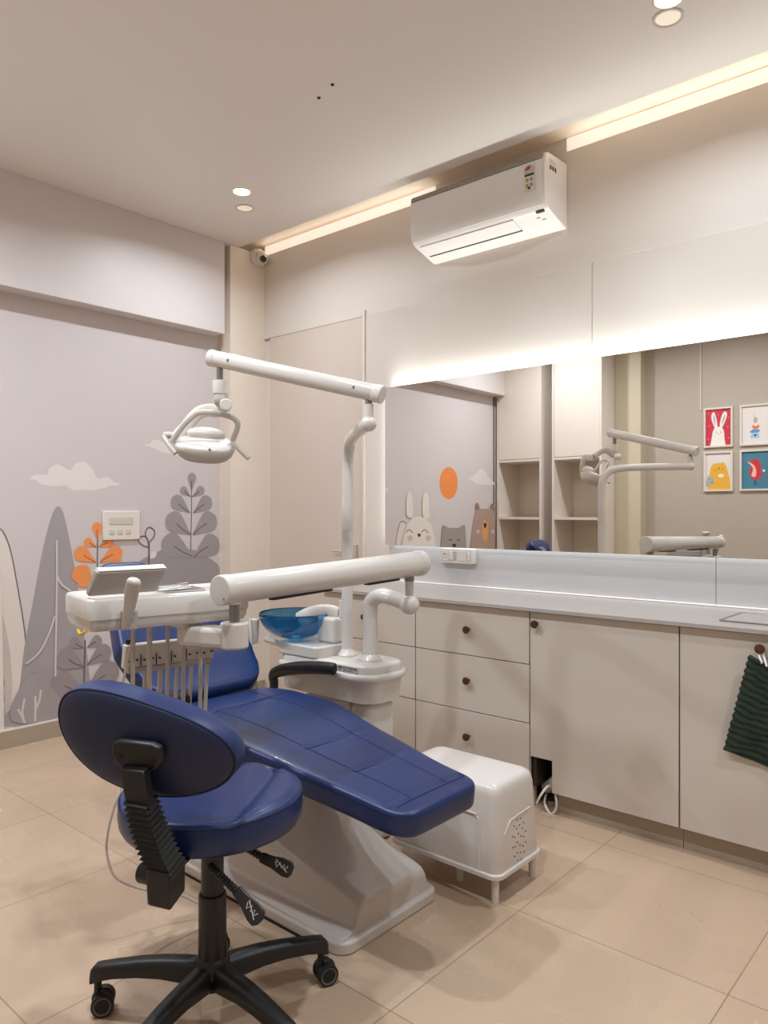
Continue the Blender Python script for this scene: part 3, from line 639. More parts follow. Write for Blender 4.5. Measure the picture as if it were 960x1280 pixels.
MB().box(-2.22, -1.72, 1.50, 1.72, .40, .478).build('seat_frame', 'base', t, bevel=.02)
# ------------------------------------------------------------------ spittoon unit
ux0, ux1, uyc = -2.285, -1.745, 2.06
t = thing('spittoon_unit', 'white spittoon unit with blue glass bowl behind the chair', 'spittoon unit', ((ux0+ux1)/2, uyc, 0))
def stad(x0, x1, yc_, r, z, n=14):
    return [Vector((x1-r+r*math.cos(-PI/2+PI*i/n), yc_+r*math.sin(-PI/2+PI*i/n), z)) for i in range(n+1)]+[Vector((x0+r+r*math.cos(PI/2+PI*i/n), yc_+r*math.sin(PI/2+PI*i/n), z)) for i in range(n+1)]
def sd(z, i, r=.095): return rr(ux0+i, ux1-i, uyc-.125+i, uyc+.125-i, z, r-i, 9)
MB().loft([sd(.518, .030), sd(.522, .022), sd(.600, .012), sd(.606, .004)]).build('body', 'enamel', t, ang=50)
MB().loft([sd(.604, .0), sd(.610, -.004), sd(.622, -.004), sd(.628, .002)]).build('trim_band', 'enamel', t, ang=50)
MB().loft([sd(.624, .012), sd(.650, .013), sd(.655, .016), sd(.6585, .023), sd(.659, .05)]).build('deck', 'enamel', t, ang=50)
MB().box(-2.14, -1.90, 1.98, 2.14, 0, .52).box(-1.90, -1.795, 1.985, 2.135, 0, .52).build('column', 'enamel', t, bevel=.03, bseg=4)
bc = Vector((-2.235, 2.03, .677))
MB().prism([(p.x, p.y) for p in rr(-2.262, -2.02, 1.945, 2.13, 0, .03, 5)], (0, 0, 0), X_, Y_, UP, .655, .70).build('bowl_base', 'enamel', t, bevel=.006)
MB().prism([(p.x, p.y) for p in rr(-2.13, -2.03, 2.04, 2.15, 0, .02, 5)], (0, 0, 0), X_, Y_, UP, .70, .80).build('faucet_base', 'enamel', t, bevel=.012)
bp_ = []
for i in range(15): a = i/14*PI/2; bp_.append((.022+.125*math.sin(a)**.9, .008+.100*(1-math.cos(a))**.92))
bi = [(r-.005, z+.004) for r, z in bp_]
MB().lathe([(.0005, .002)]+[(.012, .002)]+bp_+[(bp_[-1][0]-.002, bp_[-1][1]+.002)]+bi[::-1]+[(.0005, .012)], bc+UP*.02, seg=56).build('bowl', 'glassblue', t, ang=70, label='translucent blue glass bowl')
MB().lathe([(.0005, .0), (.03, .0), (.036, .006), (.03, .012), (.02, .02), (.0005, .022)], bc+UP*.012, seg=32).build('bowl_drain', 'white', t)
sp = cr([(-2.05, 2.09, .815), (-2.08, 2.085, .818), (-2.13, 2.07, .815), (-2.17, 2.055, .798), (-2.195, 2.045, .785), (-2.215, 2.035, .772)], 6)
MB().tube(sp, [.020+.016*min(1, i/20) for i in range(len(sp))], 16, flat=.5, ref=Y_).build('spout', 'white', t, ang=60)
MB().cyl((-2.035, 2.09, .80), (-2.035, 2.09, .865), .011).build('cup_filler', 'enamel', t)
LX = -1.876
lbm = MB().box(LX-.042, LX+.056, uyc-.1128, uyc-.110, .6285, .6515, 0)
lbm.box(LX-.0412, LX+.0552, uyc-.1132, uyc-.110, .6293, .6300, 1).box(LX-.0412, LX+.0552, uyc-.1132, uyc-.110, .6500, .6507, 1).box(LX+.054, LX+.0552, uyc-.1132, uyc-.110, .6293, .6507, 1)
lbm.box(LX-.038, LX-.024, uyc-.1132, uyc-.110, .633, .648, 1)
for i, h_ in enumerate((.004, .007, .003)): lbm.box(LX-.036+.004*i, LX-.034+.004*i, uyc-.1136, uyc-.110, .635, .637+h_, 0)
lbm.build('maker_label', ['label', 'ink'], t, smooth=False)
def text(name, body, size, origin, u, v, m, parent, ext=.0002):
    cu = bpy.data.curves.new(name, 'FONT'); cu.body = body; cu.size = size; cu.extrude = ext
    ob = bpy.data.objects.new(name, cu); C.objects.link(ob); bpy.context.view_layer.update()
    me = bpy.data.meshes.new_from_object(ob); bpy.data.objects.remove(ob); w = u.cross(v)
    b = MB(); b.add([Vector(origin)+u*x.co.x+v*x.co.y+w*x.co.z for x in me.vertices], [tuple(p.vertices) for p in me.polygons])
    return b.build(name, m, parent, smooth=False)
text('maker_name', 'SUZY MARTEN', .0115, (LX-.021, uyc-.1133, .6405), X_, UP, 'ink', t)
text('maker_address', 'DENTAL EQUIPMENTS', .0052, (LX-.013, uyc-.1133, .6335), X_, UP, 'ink', t)
# side bar with suction holder
MB().tube([(-2.25, 2.0, .672), (-2.37, 1.985, .69)], .014, 4).build('holder_bar', 'enamel', t, bevel=.003)
hx = P(317, 790, 2.95)
MB().cyl(hx+UP*.052, hx-UP*.045, .022, .018).build('suction_holder', 'lgrey', t, bevel=.004)
hs = cr([P(312, 772, 2.93), P(313, 790, 2.91), P(315, 820, 2.9), P(319, 850, 2.9), P(324, 872, 2.9), P(330, 905, 2.92), P(345, 925, 2.95)], 6)
MB().tube(hs, .006, 10).build('suction_hose', 'hose', t)
# ------------------------------------------------------------------ operating lamp on its pole
pb = Vector((-1.980, 2.063, .6585))
t = thing('operating_lamp', 'white dental operating lamp on a tall bent pole and jointed arm', 'dental lamp', pb)
pz = 1.475
pp = [(-1.980, 2.063, .659), (-1.980, 2.063, 1.0), (-1.980, 2.063, 1.30), (-1.975, 2.060, 1.40), (-1.945, 2.035, 1.455), (-1.89, 1.99, 1.476), (-1.80, 1.915, 1.482), (-1.66, 1.80, 1.485), (-1.575, 1.735, 1.486)]
MB().tube(cr(pp, 8), .0215, 24).build('pole', 'enamel', t, ang=60)
MB().lathe([(.036, 0), (.036, .008), (.028, .018), (.0225, .03)], pb, seg=32).build('pole_collar', 'enamel', t)
MB().lathe([(.0228, 1.14), (.0228, 1.22)], (pb.x, pb.y, 0), seg=32).build('pole_sleeve', 'lgrey', t)
E = Vector((-1.565, 1.727, 1.486))
MB().ell(E, (X_, Y_, UP), (.025, .025, .025)).build('elbow_ball', 'enamel', t)
MB().cyl(E, E+UP*.06, .0155).build('riser', 'enamel', t)
MB().cyl(E+UP*.05, E+UP*.085, .011).build('riser_pin', 'metal', t)
AR = E+UP*.10; AL = Vector((-2.115, 1.57, 1.735)); dv = (AL-AR).normalized(); AR2 = AR-dv*.05; AL2 = AL+dv*.045
u, v = basis(dv)
ring = lambda c, r, a=1.15: [c+u*(r*math.cos(2*PI*j/24))+v*(r*a*math.sin(2*PI*j/24)) for j in range(24)]
MB().loft([ring(AR2, .021), ring(AR2+dv*.004, .0238), ring(AL2-dv*.004, .0238), ring(AL2, .020)]).build('spring_arm', 'enamel', t, ang=40)
for k_, aa in ((AR2+dv*.03, AR2), (AL2-dv*.03, AL2)): MB().loft([ring(k_, .0255), ring(aa-dv*.0005 if aa is AR2 else aa+dv*.0005, .0255)]).build('arm_collar', 'enamel', t, bevel=.004)
for f_ in (.09, .93):
    c = AR.lerp(AL, f_); MB().cyl(c-FV*.0275, c-FV*.025+FV*.01, .0045, seg=12).build('arm_screw', 'metal', t)
J = AL-UP*.0
MB().cyl(AL-UP*.025, AL-UP*.075, .012).build('drop_pin', 'metal', t)
MB().lathe([(.016, -.12), (.024, -.118), (.026, -.085), (.024, -.072), (.012, -.07)], AL, seg=28).build('drop_collar', 'enamel', t)
nk = lambda cx_, cy_, f_: P(195+cx_*.13542, 480+cy_*.13542, 2.69)+FV*f_
MB().tube(cr([AL-UP*.112, AL-UP*.145+FV*.004, nk(640, 120, -.05), nk(605, 235, .015)], 6), [.0205]*14+[.018]*5, 18).build('neck', 'lampgrey', t, ang=60)
kb = AL-UP*.158+RV*.022-FV*.008
MB().cyl(kb-FV*.022+RV*.006, kb+FV*.02-RV*.006, .021, seg=26).build('tilt_knob', 'enamel', t, bevel=.004)
LC = P(259, 556, 2.54)                    # lamp head centre
def lp(cx_, cy_, f_=0): return P(195+cx_*.13542, 480+cy_*.13542, 2.69)+FV*f_
ax_u = (RV+UP*-.09).normalized(); ax_n = (UP*.9-FV*.42).normalized(); ax_v = ax_u.cross(ax_n).normalized()
ax_n = ax_v.cross(ax_u).normalized()*-1 if (ax_v.cross(ax_u)).z < 0 else ax_v.cross(ax_u).normalized()
LC = lp(455, 575)
shell = []
for r, z in ((.0005, -.050), (.05, -.049), (.075, -.044), (.090, -.030), (.098, -.010), (.101, .006), (.097, .012)):
    shell.append([LC+ax_u*(r*1.08*sgp(math.cos(2*PI*j/48), .85))+ax_v*(r*.74*sgp(math.sin(2*PI*j/48), .85))+ax_n*z for j in range(48)])
MB().loft(shell, True).build('lamp_shell', 'lampgrey', t, ang=60)
top = []
for r, z in ((.0975, .0115), (.094, .017), (.075, .021), (.03, .024), (.0005, .0245)):
    top.append([LC+ax_u*(r*1.08*sgp(math.cos(2*PI*j/48), .85))+ax_v*(r*.74*sgp(math.sin(2*PI*j/48), .85))+ax_n*z for j in range(48)])
MB().loft(top, True).build('lamp_cover', 'white', t, ang=60)
ax_b = ax_v if ax_v.dot(FV) > 0 else -ax_v
hb_ = LC+ax_n*.026+ax_b*.048-ax_u*.010
MB().ell(hb_, (ax_u, ax_v, ax_n), (.070, .034, .026), e=.8).build('lamp_housing', 'lgrey', t)
MB().prism([(.003*math.cos(i*PI/6), .003*math.sin(i*PI/6)) for i in range(12)], P(268, 564, 2.69)-FV*.078, RV, UP, FV, 0, .02).build('lamp_mark', 'ink', t)
loop_ = cr([lp(170, 540, -.03), lp(290, 400, -.055), lp(400, 305, -.065), lp(470, 285, -.068), lp(580, 290, -.07), lp(700, 315, -.065), lp(765, 350, -.055), lp(775, 410, -.045), lp(720, 535, -.03)], 7)
MB().tube(loop_, .0105, 12, flat=.55, ref=FV).build('handle_loop', 'lampgrey', t, ang=60)
yoke = cr([lp(150, 510, .03), lp(240, 390, .045), lp(350, 260, .05), lp(450, 225, .045), lp(540, 240, .03), lp(605, 235, .02)], 7)
MB().tube(yoke, [.024]*len(yoke), 14, flat=.5, ref=FV).build('yoke', 'lgrey', t, ang=60)
MB().tube(cr([lp(715, 545, -.025), lp(745, 565, -.03), lp(800, 625, -.035), lp(875, 695, -.04)], 5), .0085, 12).build('grip', 'lampgrey', t)
MB().tube(cr([lp(75, 480, -.01), lp(110, 530, -.02), lp(160, 595, -.03), lp(205, 648, -.035)], 5), .0092, 12).build('grip', 'lampgrey', t)
MB().tube(cr([lp(75, 480, -.01), lp(130, 470, .0), lp(185, 505, 0)], 4), .012, 12).build('hub', 'lampgrey', t)
# ------------------------------------------------------------------ instrument tray on its swing arm
tb = Vector((-1.856, 2.058, .6585))
t = thing('instrument_tray', 'white dental instrument tray unit on a swing arm over the chair', 'instrument tray', tb)
tp = [tb, tb+UP*.12, tb+UP*.195, tb+Vector((.012, 0, .225)), tb+Vector((.05, .002, .243)), tb+Vector((.10, .004, .240)), tb+Vector((.175, .01, .222))]
MB().tube(cr(tp, 8), .028, 22).build('swing_post', 'enamel', t, ang=60)
MB().lathe([(.044, 0), (.044, .007), (.036, .016), (.030, .026)], tb, seg=32).build('post_collar', 'enamel', t)
kn = tb+Vector((.178, .01, .221))
MB().ell(kn, (X_, Y_, UP), (.036, .036, .036)).build('pivot_ball', 'enamel', t)
AR = P(517, 705, 2.67); AL = P(287, 736.5, 1.93); dv = (AL-AR).normalized()
MB().cyl(kn+UP*.03, Vector((kn.x, kn.y, AR.z-.05)), .0155).build('pivot_post', 'lgrey', t)
MB().cyl(Vector((kn.x, kn.y, AR.z-.06)), Vector((kn.x, kn.y, AR.z-.02)), .018).build('pivot_pin', 'metal', t)
u, v = basis(dv)
aring = lambda c, r, a=1.06: [c+u*(r*math.cos(2*PI*j/28))+v*(r*a*math.sin(2*PI*j/28)) for j in range(28)]
AR2 = AR-dv*.05; AL2 = AL+dv*.035
MB().loft([aring(AR2, .040), aring(AR2+dv*.005, .0425), aring(AL2-dv*.005, .0360), aring(AL2, .032)]).build('swing_arm', 'enamel', t, ang=40)
MB().loft([aring(AL2-dv*.03, .0376), aring(AL2+dv*.0005, .0374), aring(AL2+dv*.0009, .033)]).build('arm_cap', 'enamel', t, bevel=.003)
MB().loft([aring(AR2+dv*.03, .0440), aring(AR2-dv*.0005, .044), aring(AR2-dv*.0009, .038)]).build('arm_cap', 'enamel', t, bevel=.003)
MB().obox(AR.lerp(AL, .22)-UP*.040, (dv, dv.cross(UP).normalized(), dv.cross(dv.cross(UP)).normalized()), (.09, .012, .008)).build('arm_underside_gap', 'rubber', t); MB().obox(AR.lerp(AL, .68)-UP*.041, (dv, dv.cross(UP).normalized(), dv.cross(dv.cross(UP)).normalized()), (.13, .010, .005)).build('arm_underside_gap', 'rubber', t)
for c in (AL-FV*.0, AR2+dv*.055, AR2+dv*.02): 
    c2 = c-UP*.022-FV*.030-RV*.004; MB().cyl(c2-FV*.010, c2+FV*.012, .0045, seg=12).build('arm_screw', 'metal', t)
# tray block
TA = Vector((-1.720, .890, 0)); tu = Vector((.214, .977, 0)).normalized(); tv = Vector((-.977, .214, 0)).normalized()
def T(a, b, z): return TA+tu*a+tv*b+UP*z
LT, WT = .43, .228
def tring(z, i, r=.014): 
    return [T(p.x, p.y, z) for p in rr(i, LT-i, i, WT-i, 0, r, 5)]
MB().loft([tring(.943, .004), tring(.946, 0), tring(.990, .0), tring(.997, .004), tring(.999, .012), tring(.9945, .020), tring(.994, .05)]).build('tray_top', 'enamel', t, ang=50)
MB().loft([tring(.916, .016), tring(.9165, .010), tring(.930, .004), tring(.944, .003)]).build('tray_tub', 'enamel', t, ang=50)
MB().ell(T(.05, WT+.006, .962), (tu, tv, UP), (.007, .012, .007)).build('tray_knob', 'enamel', t)
MB().obox(T(.27, .13, .9975), (tu, tv, UP), (.055, .07, .004)).build('steel_dish', 'chrome', t, bevel=.003)
im = MB()
for k_, (a, b) in enumerate(((.19, .05), (.20, .075), (.195, .10), (.205, .13))): im.tube([T(a, b, 1.004), T(a+.10, b+.012, 1.0035+.002*k_)], [.0018, .0032], 8)
im.build('instruments', 'metal', t)
# control pad: plate leaning over the tray front edge
c0, c1 = P(110, 749.5, 1.815), P(190, 737, 1.925)
e1 = (c1-c0); e1.z = 0; e1.normalize()
nrm = Vector((e1.y, -e1.x, 0))            # towards +x
lean = (UP*.82+nrm*.36+e1*.16).normalized()
wpad, hpad = .178, .068
thn = e1.cross(lean).normalized()
if thn.dot(nrm) > 0: thn = -thn
sh = (lambda a, b, c: c0+e1*a+lean*b+thn*c+UP*.006)
def padring(c, i):
    return [sh(a, b, c) for a, b in ((i, i), (wpad-i, i), (wpad+.006-i, hpad-i), (i, hpad-i))]
MB().loft([padring(0, .0), padring(.022, .0)]).build('control_pad', 'grey', t, bevel=.005)
MB().loft([[sh(a, hpad+.0005, c) for a, c in ((.004, .001), (wpad, .001), (wpad, .021), (.004, .021))], [sh(a, hpad+.0022, c) for a, c in ((.004, .001), (wpad, .001), (wpad, .021), (.004, .021))]]).build('pad_edge', 'white', t)
# grab handle on the front face
f0 = -tv
hb0 = T(.098, 0, 0)
MB().obox(T(.096, -.008, .942), (tu, tv, UP), (.019, .010, .024)).build('handle_bracket', 'grey', t, bevel=.003)
MB().obox(T(.094, -.0235, .957), (tu, tv, UP), (.009, .002, .004)).build('handle_slot', 'ink', t)
hp_ = cr([P(157, 785, 1.80), P(160, 770, 1.795), P(163, 752, 1.79), P(165, 738, 1.785), P(167, 729, 1.78), P(168, 723, 1.775)], 5)
MB().tube(hp_, [.010+.0075*min(1, i/14) if i < len(hp_)-4 else (.0165, .0145, .010, .003)[i-len(hp_)+4] for i in range(len(hp_))], 16, flat=.8, ref=FV).build('handle', 'lampgrey', t, ang=60)
# support housing under the arm's end
hq = P(293, 786, 1.955)
MB().cyl(Vector((hq.x, hq.y, .853)), Vector((hq.x, hq.y, .922)), .037, seg=32).build('support_hub', 'enamel', t, bevel=.006)
MB().cyl(Vector((hq.x, hq.y, .92)), Vector((hq.x, hq.y, .968)), .014).build('support_pin', 'metal', t)
q0 = T(.27, .06, 0)
dr = (Vector((q0.x, q0.y, 0))-Vector((hq.x, hq.y, 0))); ln = dr.length; dr.normalize()
MB().obox(Vector((hq.x, hq.y, .881))+dr*(ln/2+.01), (dr, UP.cross(dr), UP), (ln/2, .034, .026)).build('support_bracket', 'enamel', t, bevel=.012)
MB().box(q0.x-.03, q0.x+.03, q0.y-.03, q0.y+.03, .90, .92).build('bracket_foot', 'enamel', t, bevel=.004)
# handpiece holder bar
hv = .262; ha, hbb = .165, .475
def HB(a, b, z): return TA+tu*a+tv*b+UP*z
MB().obox(HB((ha+hbb)/2-.02, hv, .800), (tu, tv, (UP*.97-tv*.24).normalized()), ((hbb-ha)/2-.02, .016, .037)).build('holder_bar', 'white', t, bevel=.006)
nb = 6

for i in range(1, nb):
    a = ha+(hbb-.04-ha)*i/nb; MB().obox(HB(a, hv-.0165, .804), (tu, tv, UP), (.0012, .0012, .032)).build('holder_divider', 'ink', t, smooth=False)
for i in range(nb):
    a = ha+(hbb-.04-ha)*(i+.5)/nb
    for dx, dz in ((-.012, -.012), (.012, -.010), (.006, .022)): MB().cyl(HB(a+dx, hv-.019, .80+dz), HB(a+dx, hv-.012, .80+dz), .0028, seg=8).build('holder_screw', 'ink', t)
MB().obox(HB((ha+hbb)/2-.02, hv-.004, .760), (tu, tv, UP), ((hbb-ha)/2-.03, .010, .008)).build('holder_lip', 'grey', t, bevel=.004)
MB().tube(cr([HB(hbb-.05, hv, .806), HB(hbb-.01, hv-.015, .822), HB(hbb+.0, hv-.08, .845), Vector((hq.x, hq.y, .866))], 6), [.024]*6+[.021]*6+[.018]*7, 14).build('holder_arm', 'lgrey', t, ang=60)
MB().cyl(HB(ha+.018, hv-.01, .835), HB(ha+.018, hv-.01, .85), .013).build('syringe_collar', 'rubber', t)
for i, a in enumerate((.150, .195, .245, .29, .340)):
    z_lo = .50+.02*(i % 2)
    hl2 = cr([T(a, .13, .918), T(a, .13, .80), T(a, .132, .66), T(a+.005, .15, z_lo+.05), T(a+.03, .20, z_lo), T(a+.06, .245, z_lo+.06), T(a+.075, hv, .70), T(a+.08, hv, .775)], 7)
    MB().tube(hl2, .0055 if i != 1 else .007, 10).build('handpiece_hose', 'hose', t)
MB().tube(cr([T(.0, .02, .918), T(-.005, .05, .909), T(.0, .09, .914)], 6), .004, 8).build('air_hose', 'yellowhose', t)
# thin tube hanging beside the stool to the floor
fh = cr([P(152, 980, 2.05), P(146, 1000, 2.0), P(137, 1030, 1.98), P(133, 1062, 1.98), P(140, 1090, 1.97), P(152, 1102, 1.97), P(166, 1106, 1.97)], 7)
fh = cr([T(.16, .13, .917), T(.12, .15, .7), P(150, 930, 2.1)]+[P(152, 980, 2.08), P(146, 1000, 2.06), P(137, 1030, 2.05), P(133, 1062, 2.05), P(140, 1090, 2.04), P(152, 1102, 2.05), P(180, 1112, 2.1), P(222, 1118, 2.16), P(252, 1131, 2.20)], 7)
MB().tube(fh, .0035, 8).build('floor_hose', 'lgrey', t)
# ------------------------------------------------------------------ dentist stool
sc0 = Vector((-1.472, 1.071, 0)); ly = Vector((-.33, .944, 0)).normalized(); lx = Vector((ly.y, -ly.x, 0))
t = thing('dentist_stool', 'blue round padded stool with oval backrest on black five star base', 'stool', sc0)
def S(a, b, z): return sc0+lx*a+ly*b+UP*z
# seat
SR = .212
NR, NT = 30, 96; rings = []
def seat_top(X, Y):
    z = .0
    xc = .149-.251*(Y+.156)
    d = abs(X)-xc
    z += .014*gro(d, .022) if d > 0 else .014*gro(d, .05)
    if d > 0: z += .010*math.sin(min(1, d/.07)*PI/2)
    return z
prof = []
for i in range(22): prof.append((i/21*(SR-.018), .552, 1))
for i in range(1, 8): a = PI/2*i/7; prof.append((SR-.018+.018*math.sin(a), .552-.018+.018*math.cos(a), .4))
prof += [(SR+.002, .515, 0), (SR-.001, .493, 0), (SR-.008, .480, 0), (SR-.02, .473, 0), (SR-.06, .470, 0), (.05, .470, 0)]
for r, z, k_ in prof:
    ring_ = []
    for j in range(NT):
        a = 2*PI*j/NT; X, Y = max(r, .0005)*math.cos(a), max(r, .0005)*math.sin(a)
        zz = z+k_*(seat_top(X, Y)+.012*(1-(r/SR)**2)*0)
        ring_.append(S(X, Y, zz))
    rings.append(ring_)
MB().loft(rings).build('seat', 'blue', t, ang=75)
MB().tube([S((SR-.001)*math.cos(2*PI*j/64), (SR-.001)*math.sin(2*PI*j/64), .543+.3*seat_top(SR*math.cos(2*PI*j/64), SR*math.sin(2*PI*j/64))) for j in range(65)], .0018, 6).build('seat_piping', 'seam', t)
# backrest: curved oval pad
bcn = P(164, 936, 1.50)
by_ = (RV*.20+FV*.98).normalized(); bx_ = Vector((by_.y, -by_.x, 0))
tilt, roll = math.radians(8), math.radians(15)
bn = (-by_*math.cos(tilt)-UP*math.sin(tilt)).normalized()           # outer (rear) face direction
bvv = bn.cross(bx_).normalized()
if bvv.z < 0: bvv = -bvv
bh2 = bx_*math.cos(roll)-bvv*math.sin(roll); bv2 = bvv*math.cos(roll)+bx_*math.sin(roll)
HA, HBk = .204, .098
def bpt(a, r, d):                          # polar on the oval, d = depth outwards
    X, Y = HA*r*sgp(math.cos(a), .95), HBk*r*sgp(math.sin(a), .95)
    return bcn+bh2*X+bv2*Y+bn*(d-.22*X*X/HA)
rear, frnt = [], []
prof_r = [(.0005, .004), (.3, .003), (.6, .0), (.8, -.003), (.93, -.007), (.975, -.010), (.985, -.013)]
prof_f = [(.992, -.014), (1.0, -.020), (1.012, -.035), (1.012, -.05), (1.0, -.064), (.97, -.074), (.9, -.083), (.7, -.089), (.4, -.092), (.0005, -.093)]
MB().loft([[bpt(2*PI*j/72, r, d) for j in range(72)] for r, d in prof_r+[(.985, -.03), (.0005, -.03)]]).build('backrest_shell', 'navy', t, ang=60)
MB().loft([[bpt(2*PI*j/72, r, d) for j in range(72)] for r, d in [(.97, -.015)]+prof_f]).build('backrest_cushion', 'blue', t, ang=60)
MB().tube([bpt(2*PI*j/72, .995, -.0125) for j in range(73)], .0022, 6).build('backrest_piping', 'seam', t)
# bracket plate and bellows spine
ph = bx_*math.cos(.05)-bvv*math.sin(.05); pv = bvv*math.cos(.05)+bx_*math.sin(.05)
pl0 = bcn-pv*.004+bn*.004+ph*.022
br_ = []
for z_, k_ in ((0, 1), (.010, 1), (.018, .92)):
    br_.append([pl0+ph*(x*k_)+pv*(y*k_)+bn*z_ for x, y in ((-.052, .024), (-.035, .030), (.035, .030), (.052, .024), (.056, .0), (.045, -.022), (.026, -.034), (-.026, -.034), (-.045, -.022), (-.056, 0))])
MB().loft(br_).build('bracket_plate', 'black', t, bevel=.003)
bo = MB()
for s_ in (-1, 1): bo.cyl(pl0+ph*.034*s_-pv*.003+bn*.016, pl0+ph*.034*s_-pv*.003+bn*.0195, .006, seg=14)
bo.build('bracket_bolt', 'rubber', t)
s0 = pl0-pv*.02+bn*.022; s1 = P(207, 1085, 1.50); s2 = P(208, 1118, 1.50)
mid = s0.lerp(s1, .5)+bn*.016
spn = cr([s0, s0.lerp(mid, .5)+bn*.006, mid, mid.lerp(s1, .5)+bn*.004, s1], 12)
def brick(cn, hw, hd): return [cn+lx*hw-bn*hd, cn+lx*hw+bn*hd, cn-lx*hw+bn*hd, cn-lx*hw-bn*hd]
upr = [spn[i] for i in range(0, 19)]
MB().loft([brick(p, .0285, .012) for p in upr]).build('spine_upper', 'black', t, bevel=.004)
bl_ = MB(); Nb = 13; rows = []
pts = spn[14:]
for i in range(Nb*2+1):
    f_ = i/(Nb*2)*(len(pts)-1); k_ = int(min(f_, len(pts)-2)); p = pts[k_].lerp(pts[k_+1], f_-k_)
    g_ = 1 if i % 2 == 0 else .80
    rows.append(brick(p-bn*.004, (.029+.004*i/(Nb*2))*g_, (.026+.006*i/(Nb*2))*g_))
bl_.loft(rows); bl_.build('bellows_cover', 'rubber', t, ang=20)
MB().loft([brick(s1+UP*.012, .031, .033), brick(s2-UP*.008, .029, .033)]).build('spine_foot', 'black', t, bevel=.006)
MB().cyl(s1.lerp(s2, .35)-lx*.03, s1.lerp(s2, .35)-lx*.062, .021, seg=28).build('tension_knob', 'black', t, bevel=.005)
us = S(0, -.04, .445); fs_ = s1.lerp(s2, .4)+UP*.01
MB().loft([brick(fs_, .024, .014), brick(fs_.lerp(us, .5)+UP*.01, .026, .012), brick(us, .03, .02)], True).build('spine_bar', 'black', t, bevel=.004)
MB().obox(S(0, 0, .452), (lx, ly, UP), (.085, .10, .018)).build('mechanism', 'black', t, bevel=.01)
# column
MB().cyl(S(0, 0, .29), S(0, 0, .455), .0265, seg=30).build('gas_lift', 'black', t)
MB().cyl(S(0, 0, .10), S(0, 0, .305), .0335, .0325, seg=32).build('column_sleeve', 'black', t, bevel=.003)
# levers
def lever(p0, p1, p2, pn, mark):
    lv = MB(); n_ = 22; L_ = []
    for i in range(n_+1):
        L_.append(p0.lerp(p1, i/n_))
    lv.tube(L_, [.0095 if i % 2 else .0072 for i in range(n_+1)], 10)
    o_ = lv.build('lever', 'rubber', t, ang=20)
    d_ = (p2-p1).normalized(); w_ = pn.cross(d_).normalized(); pn2 = d_.cross(w_).normalized()
    L = (p2-p1).length
    shp = [(-.012, -.011), (.30*L, -.013), (.7*L, -.019), (.92*L, -.018), (1.0*L, -.008), (1.0*L, .008), (.88*L, .018), (.55*L, .018), (.25*L, .013), (-.012, .011)]
    o2 = MB().prism(shp, p1, d_, w_, pn2, -.006, .006).build('lever_paddle', 'black', t, bevel=.003)
    mk = MB(); sgn = 1 if pn2.dot(-FV+UP) > 0 else -1
    z0_ = .0066*sgn
    zz = [(.35, .004), (.45, -.006), (.52, .006), (.60, -.004), (.66, .005), (.74, -.005), (.80, .005)]
    mk.tube([p1+d_*(a*L)+w_*b+pn2*z0_ for a, b in zz], .0014, 6)
    mk.tube([p1+d_*(.34*L)+w_*.008+pn2*z0_, p1+d_*(.84*L)+w_*-.008+pn2*z0_], .0011, 6)
    mk.build('lever_mark', 'label', o2)
lever(P(292, 1050, 1.74), P(332, 1074, 1.72), P(366, 1089, 1.71), (-FV*.8+UP*.5), 1)
lever(P(262, 1082, 1.62), P(300, 1118, 1.56), P(326, 1152, 1.53), (-FV*.8+UP*.45), 1)
# star base
MB().lathe([(.03, .085), (.042, .09), (.044, .125), (.040, .15), (.034, .158)], sc0, seg=36, caps=True).build('hub', 'black', t)
a0 = math.atan2(.6, -.8)
for k_ in range(5):
    a = a0+2*PI*k_/5; d_ = Vector((math.cos(a), math.sin(a), 0)); w_ = Vector((-d_.y, d_.x, 0))
    rg = []
    for r, z, hw, hh in ((.02, .120, .026, .026), (.06, .122, .027, .024), (.12, .124, .025, .020), (.18, .120, .0235, .0175), (.24, .111, .022, .016), (.272, .104, .021, .017), (.290, .098, .019, .019), (.300, .090, .014, .016)):
        c = sc0+d_*r+UP*z
        rg.append([c+w_*hw*.55+UP*hh, c+w_*hw*.85+UP*hh*.6, c+w_*hw-UP*hh*.6, c+w_*hw*.9-UP*hh, c-w_*hw*.9-UP*hh, c-w_*hw-UP*hh*.6, c-w_*hw*.85+UP*hh*.6, c-w_*hw*.55+UP*hh])
    MB().loft(rg).build('leg', 'black', t, ang=50)
    cc = sc0+d_*.285; sw = math.atan2(-.7547, .6561)+(.5, .25, -.2, .3, .45)[k_]; e_ = Vector((math.cos(sw), math.sin(sw), 0)); f_ = Vector((-e_.y, e_.x, 0))
    cw_ = cc+f_*.012+UP*.0265
    o_ = MB().cyl(cc+UP*.05, cc+UP*.084, .009).ell(cw_+UP*.006, (e_, f_, UP), (.012, .027, .027)).build('caster', 'black', t)
    for s_ in (-1, 1):
        MB().lathe([(.0005, .0105), (.017, .0105), (.0205, .0125), (.0255, .0125), (.0265, .010), (.0265, -.003), (.0255, -.005), (.0005, -.005)], cw_+e_*(.0135*s_), (f_, UP, e_*s_), 28).build('wheel', 'rubber', o_)
        MB().lathe([(.0172, .0112), (.0205, .0132), (.0215, .0132), (.0218, .0118)], cw_+e_*(.0135*s_), (f_, UP, e_*s_), 28).build('wheel_rim', 'tyre', o_)
MB().lathe([(.0005, .074), (.018, .075), (.02, .09)], sc0, seg=24).build('column_cap', 'metal', t)
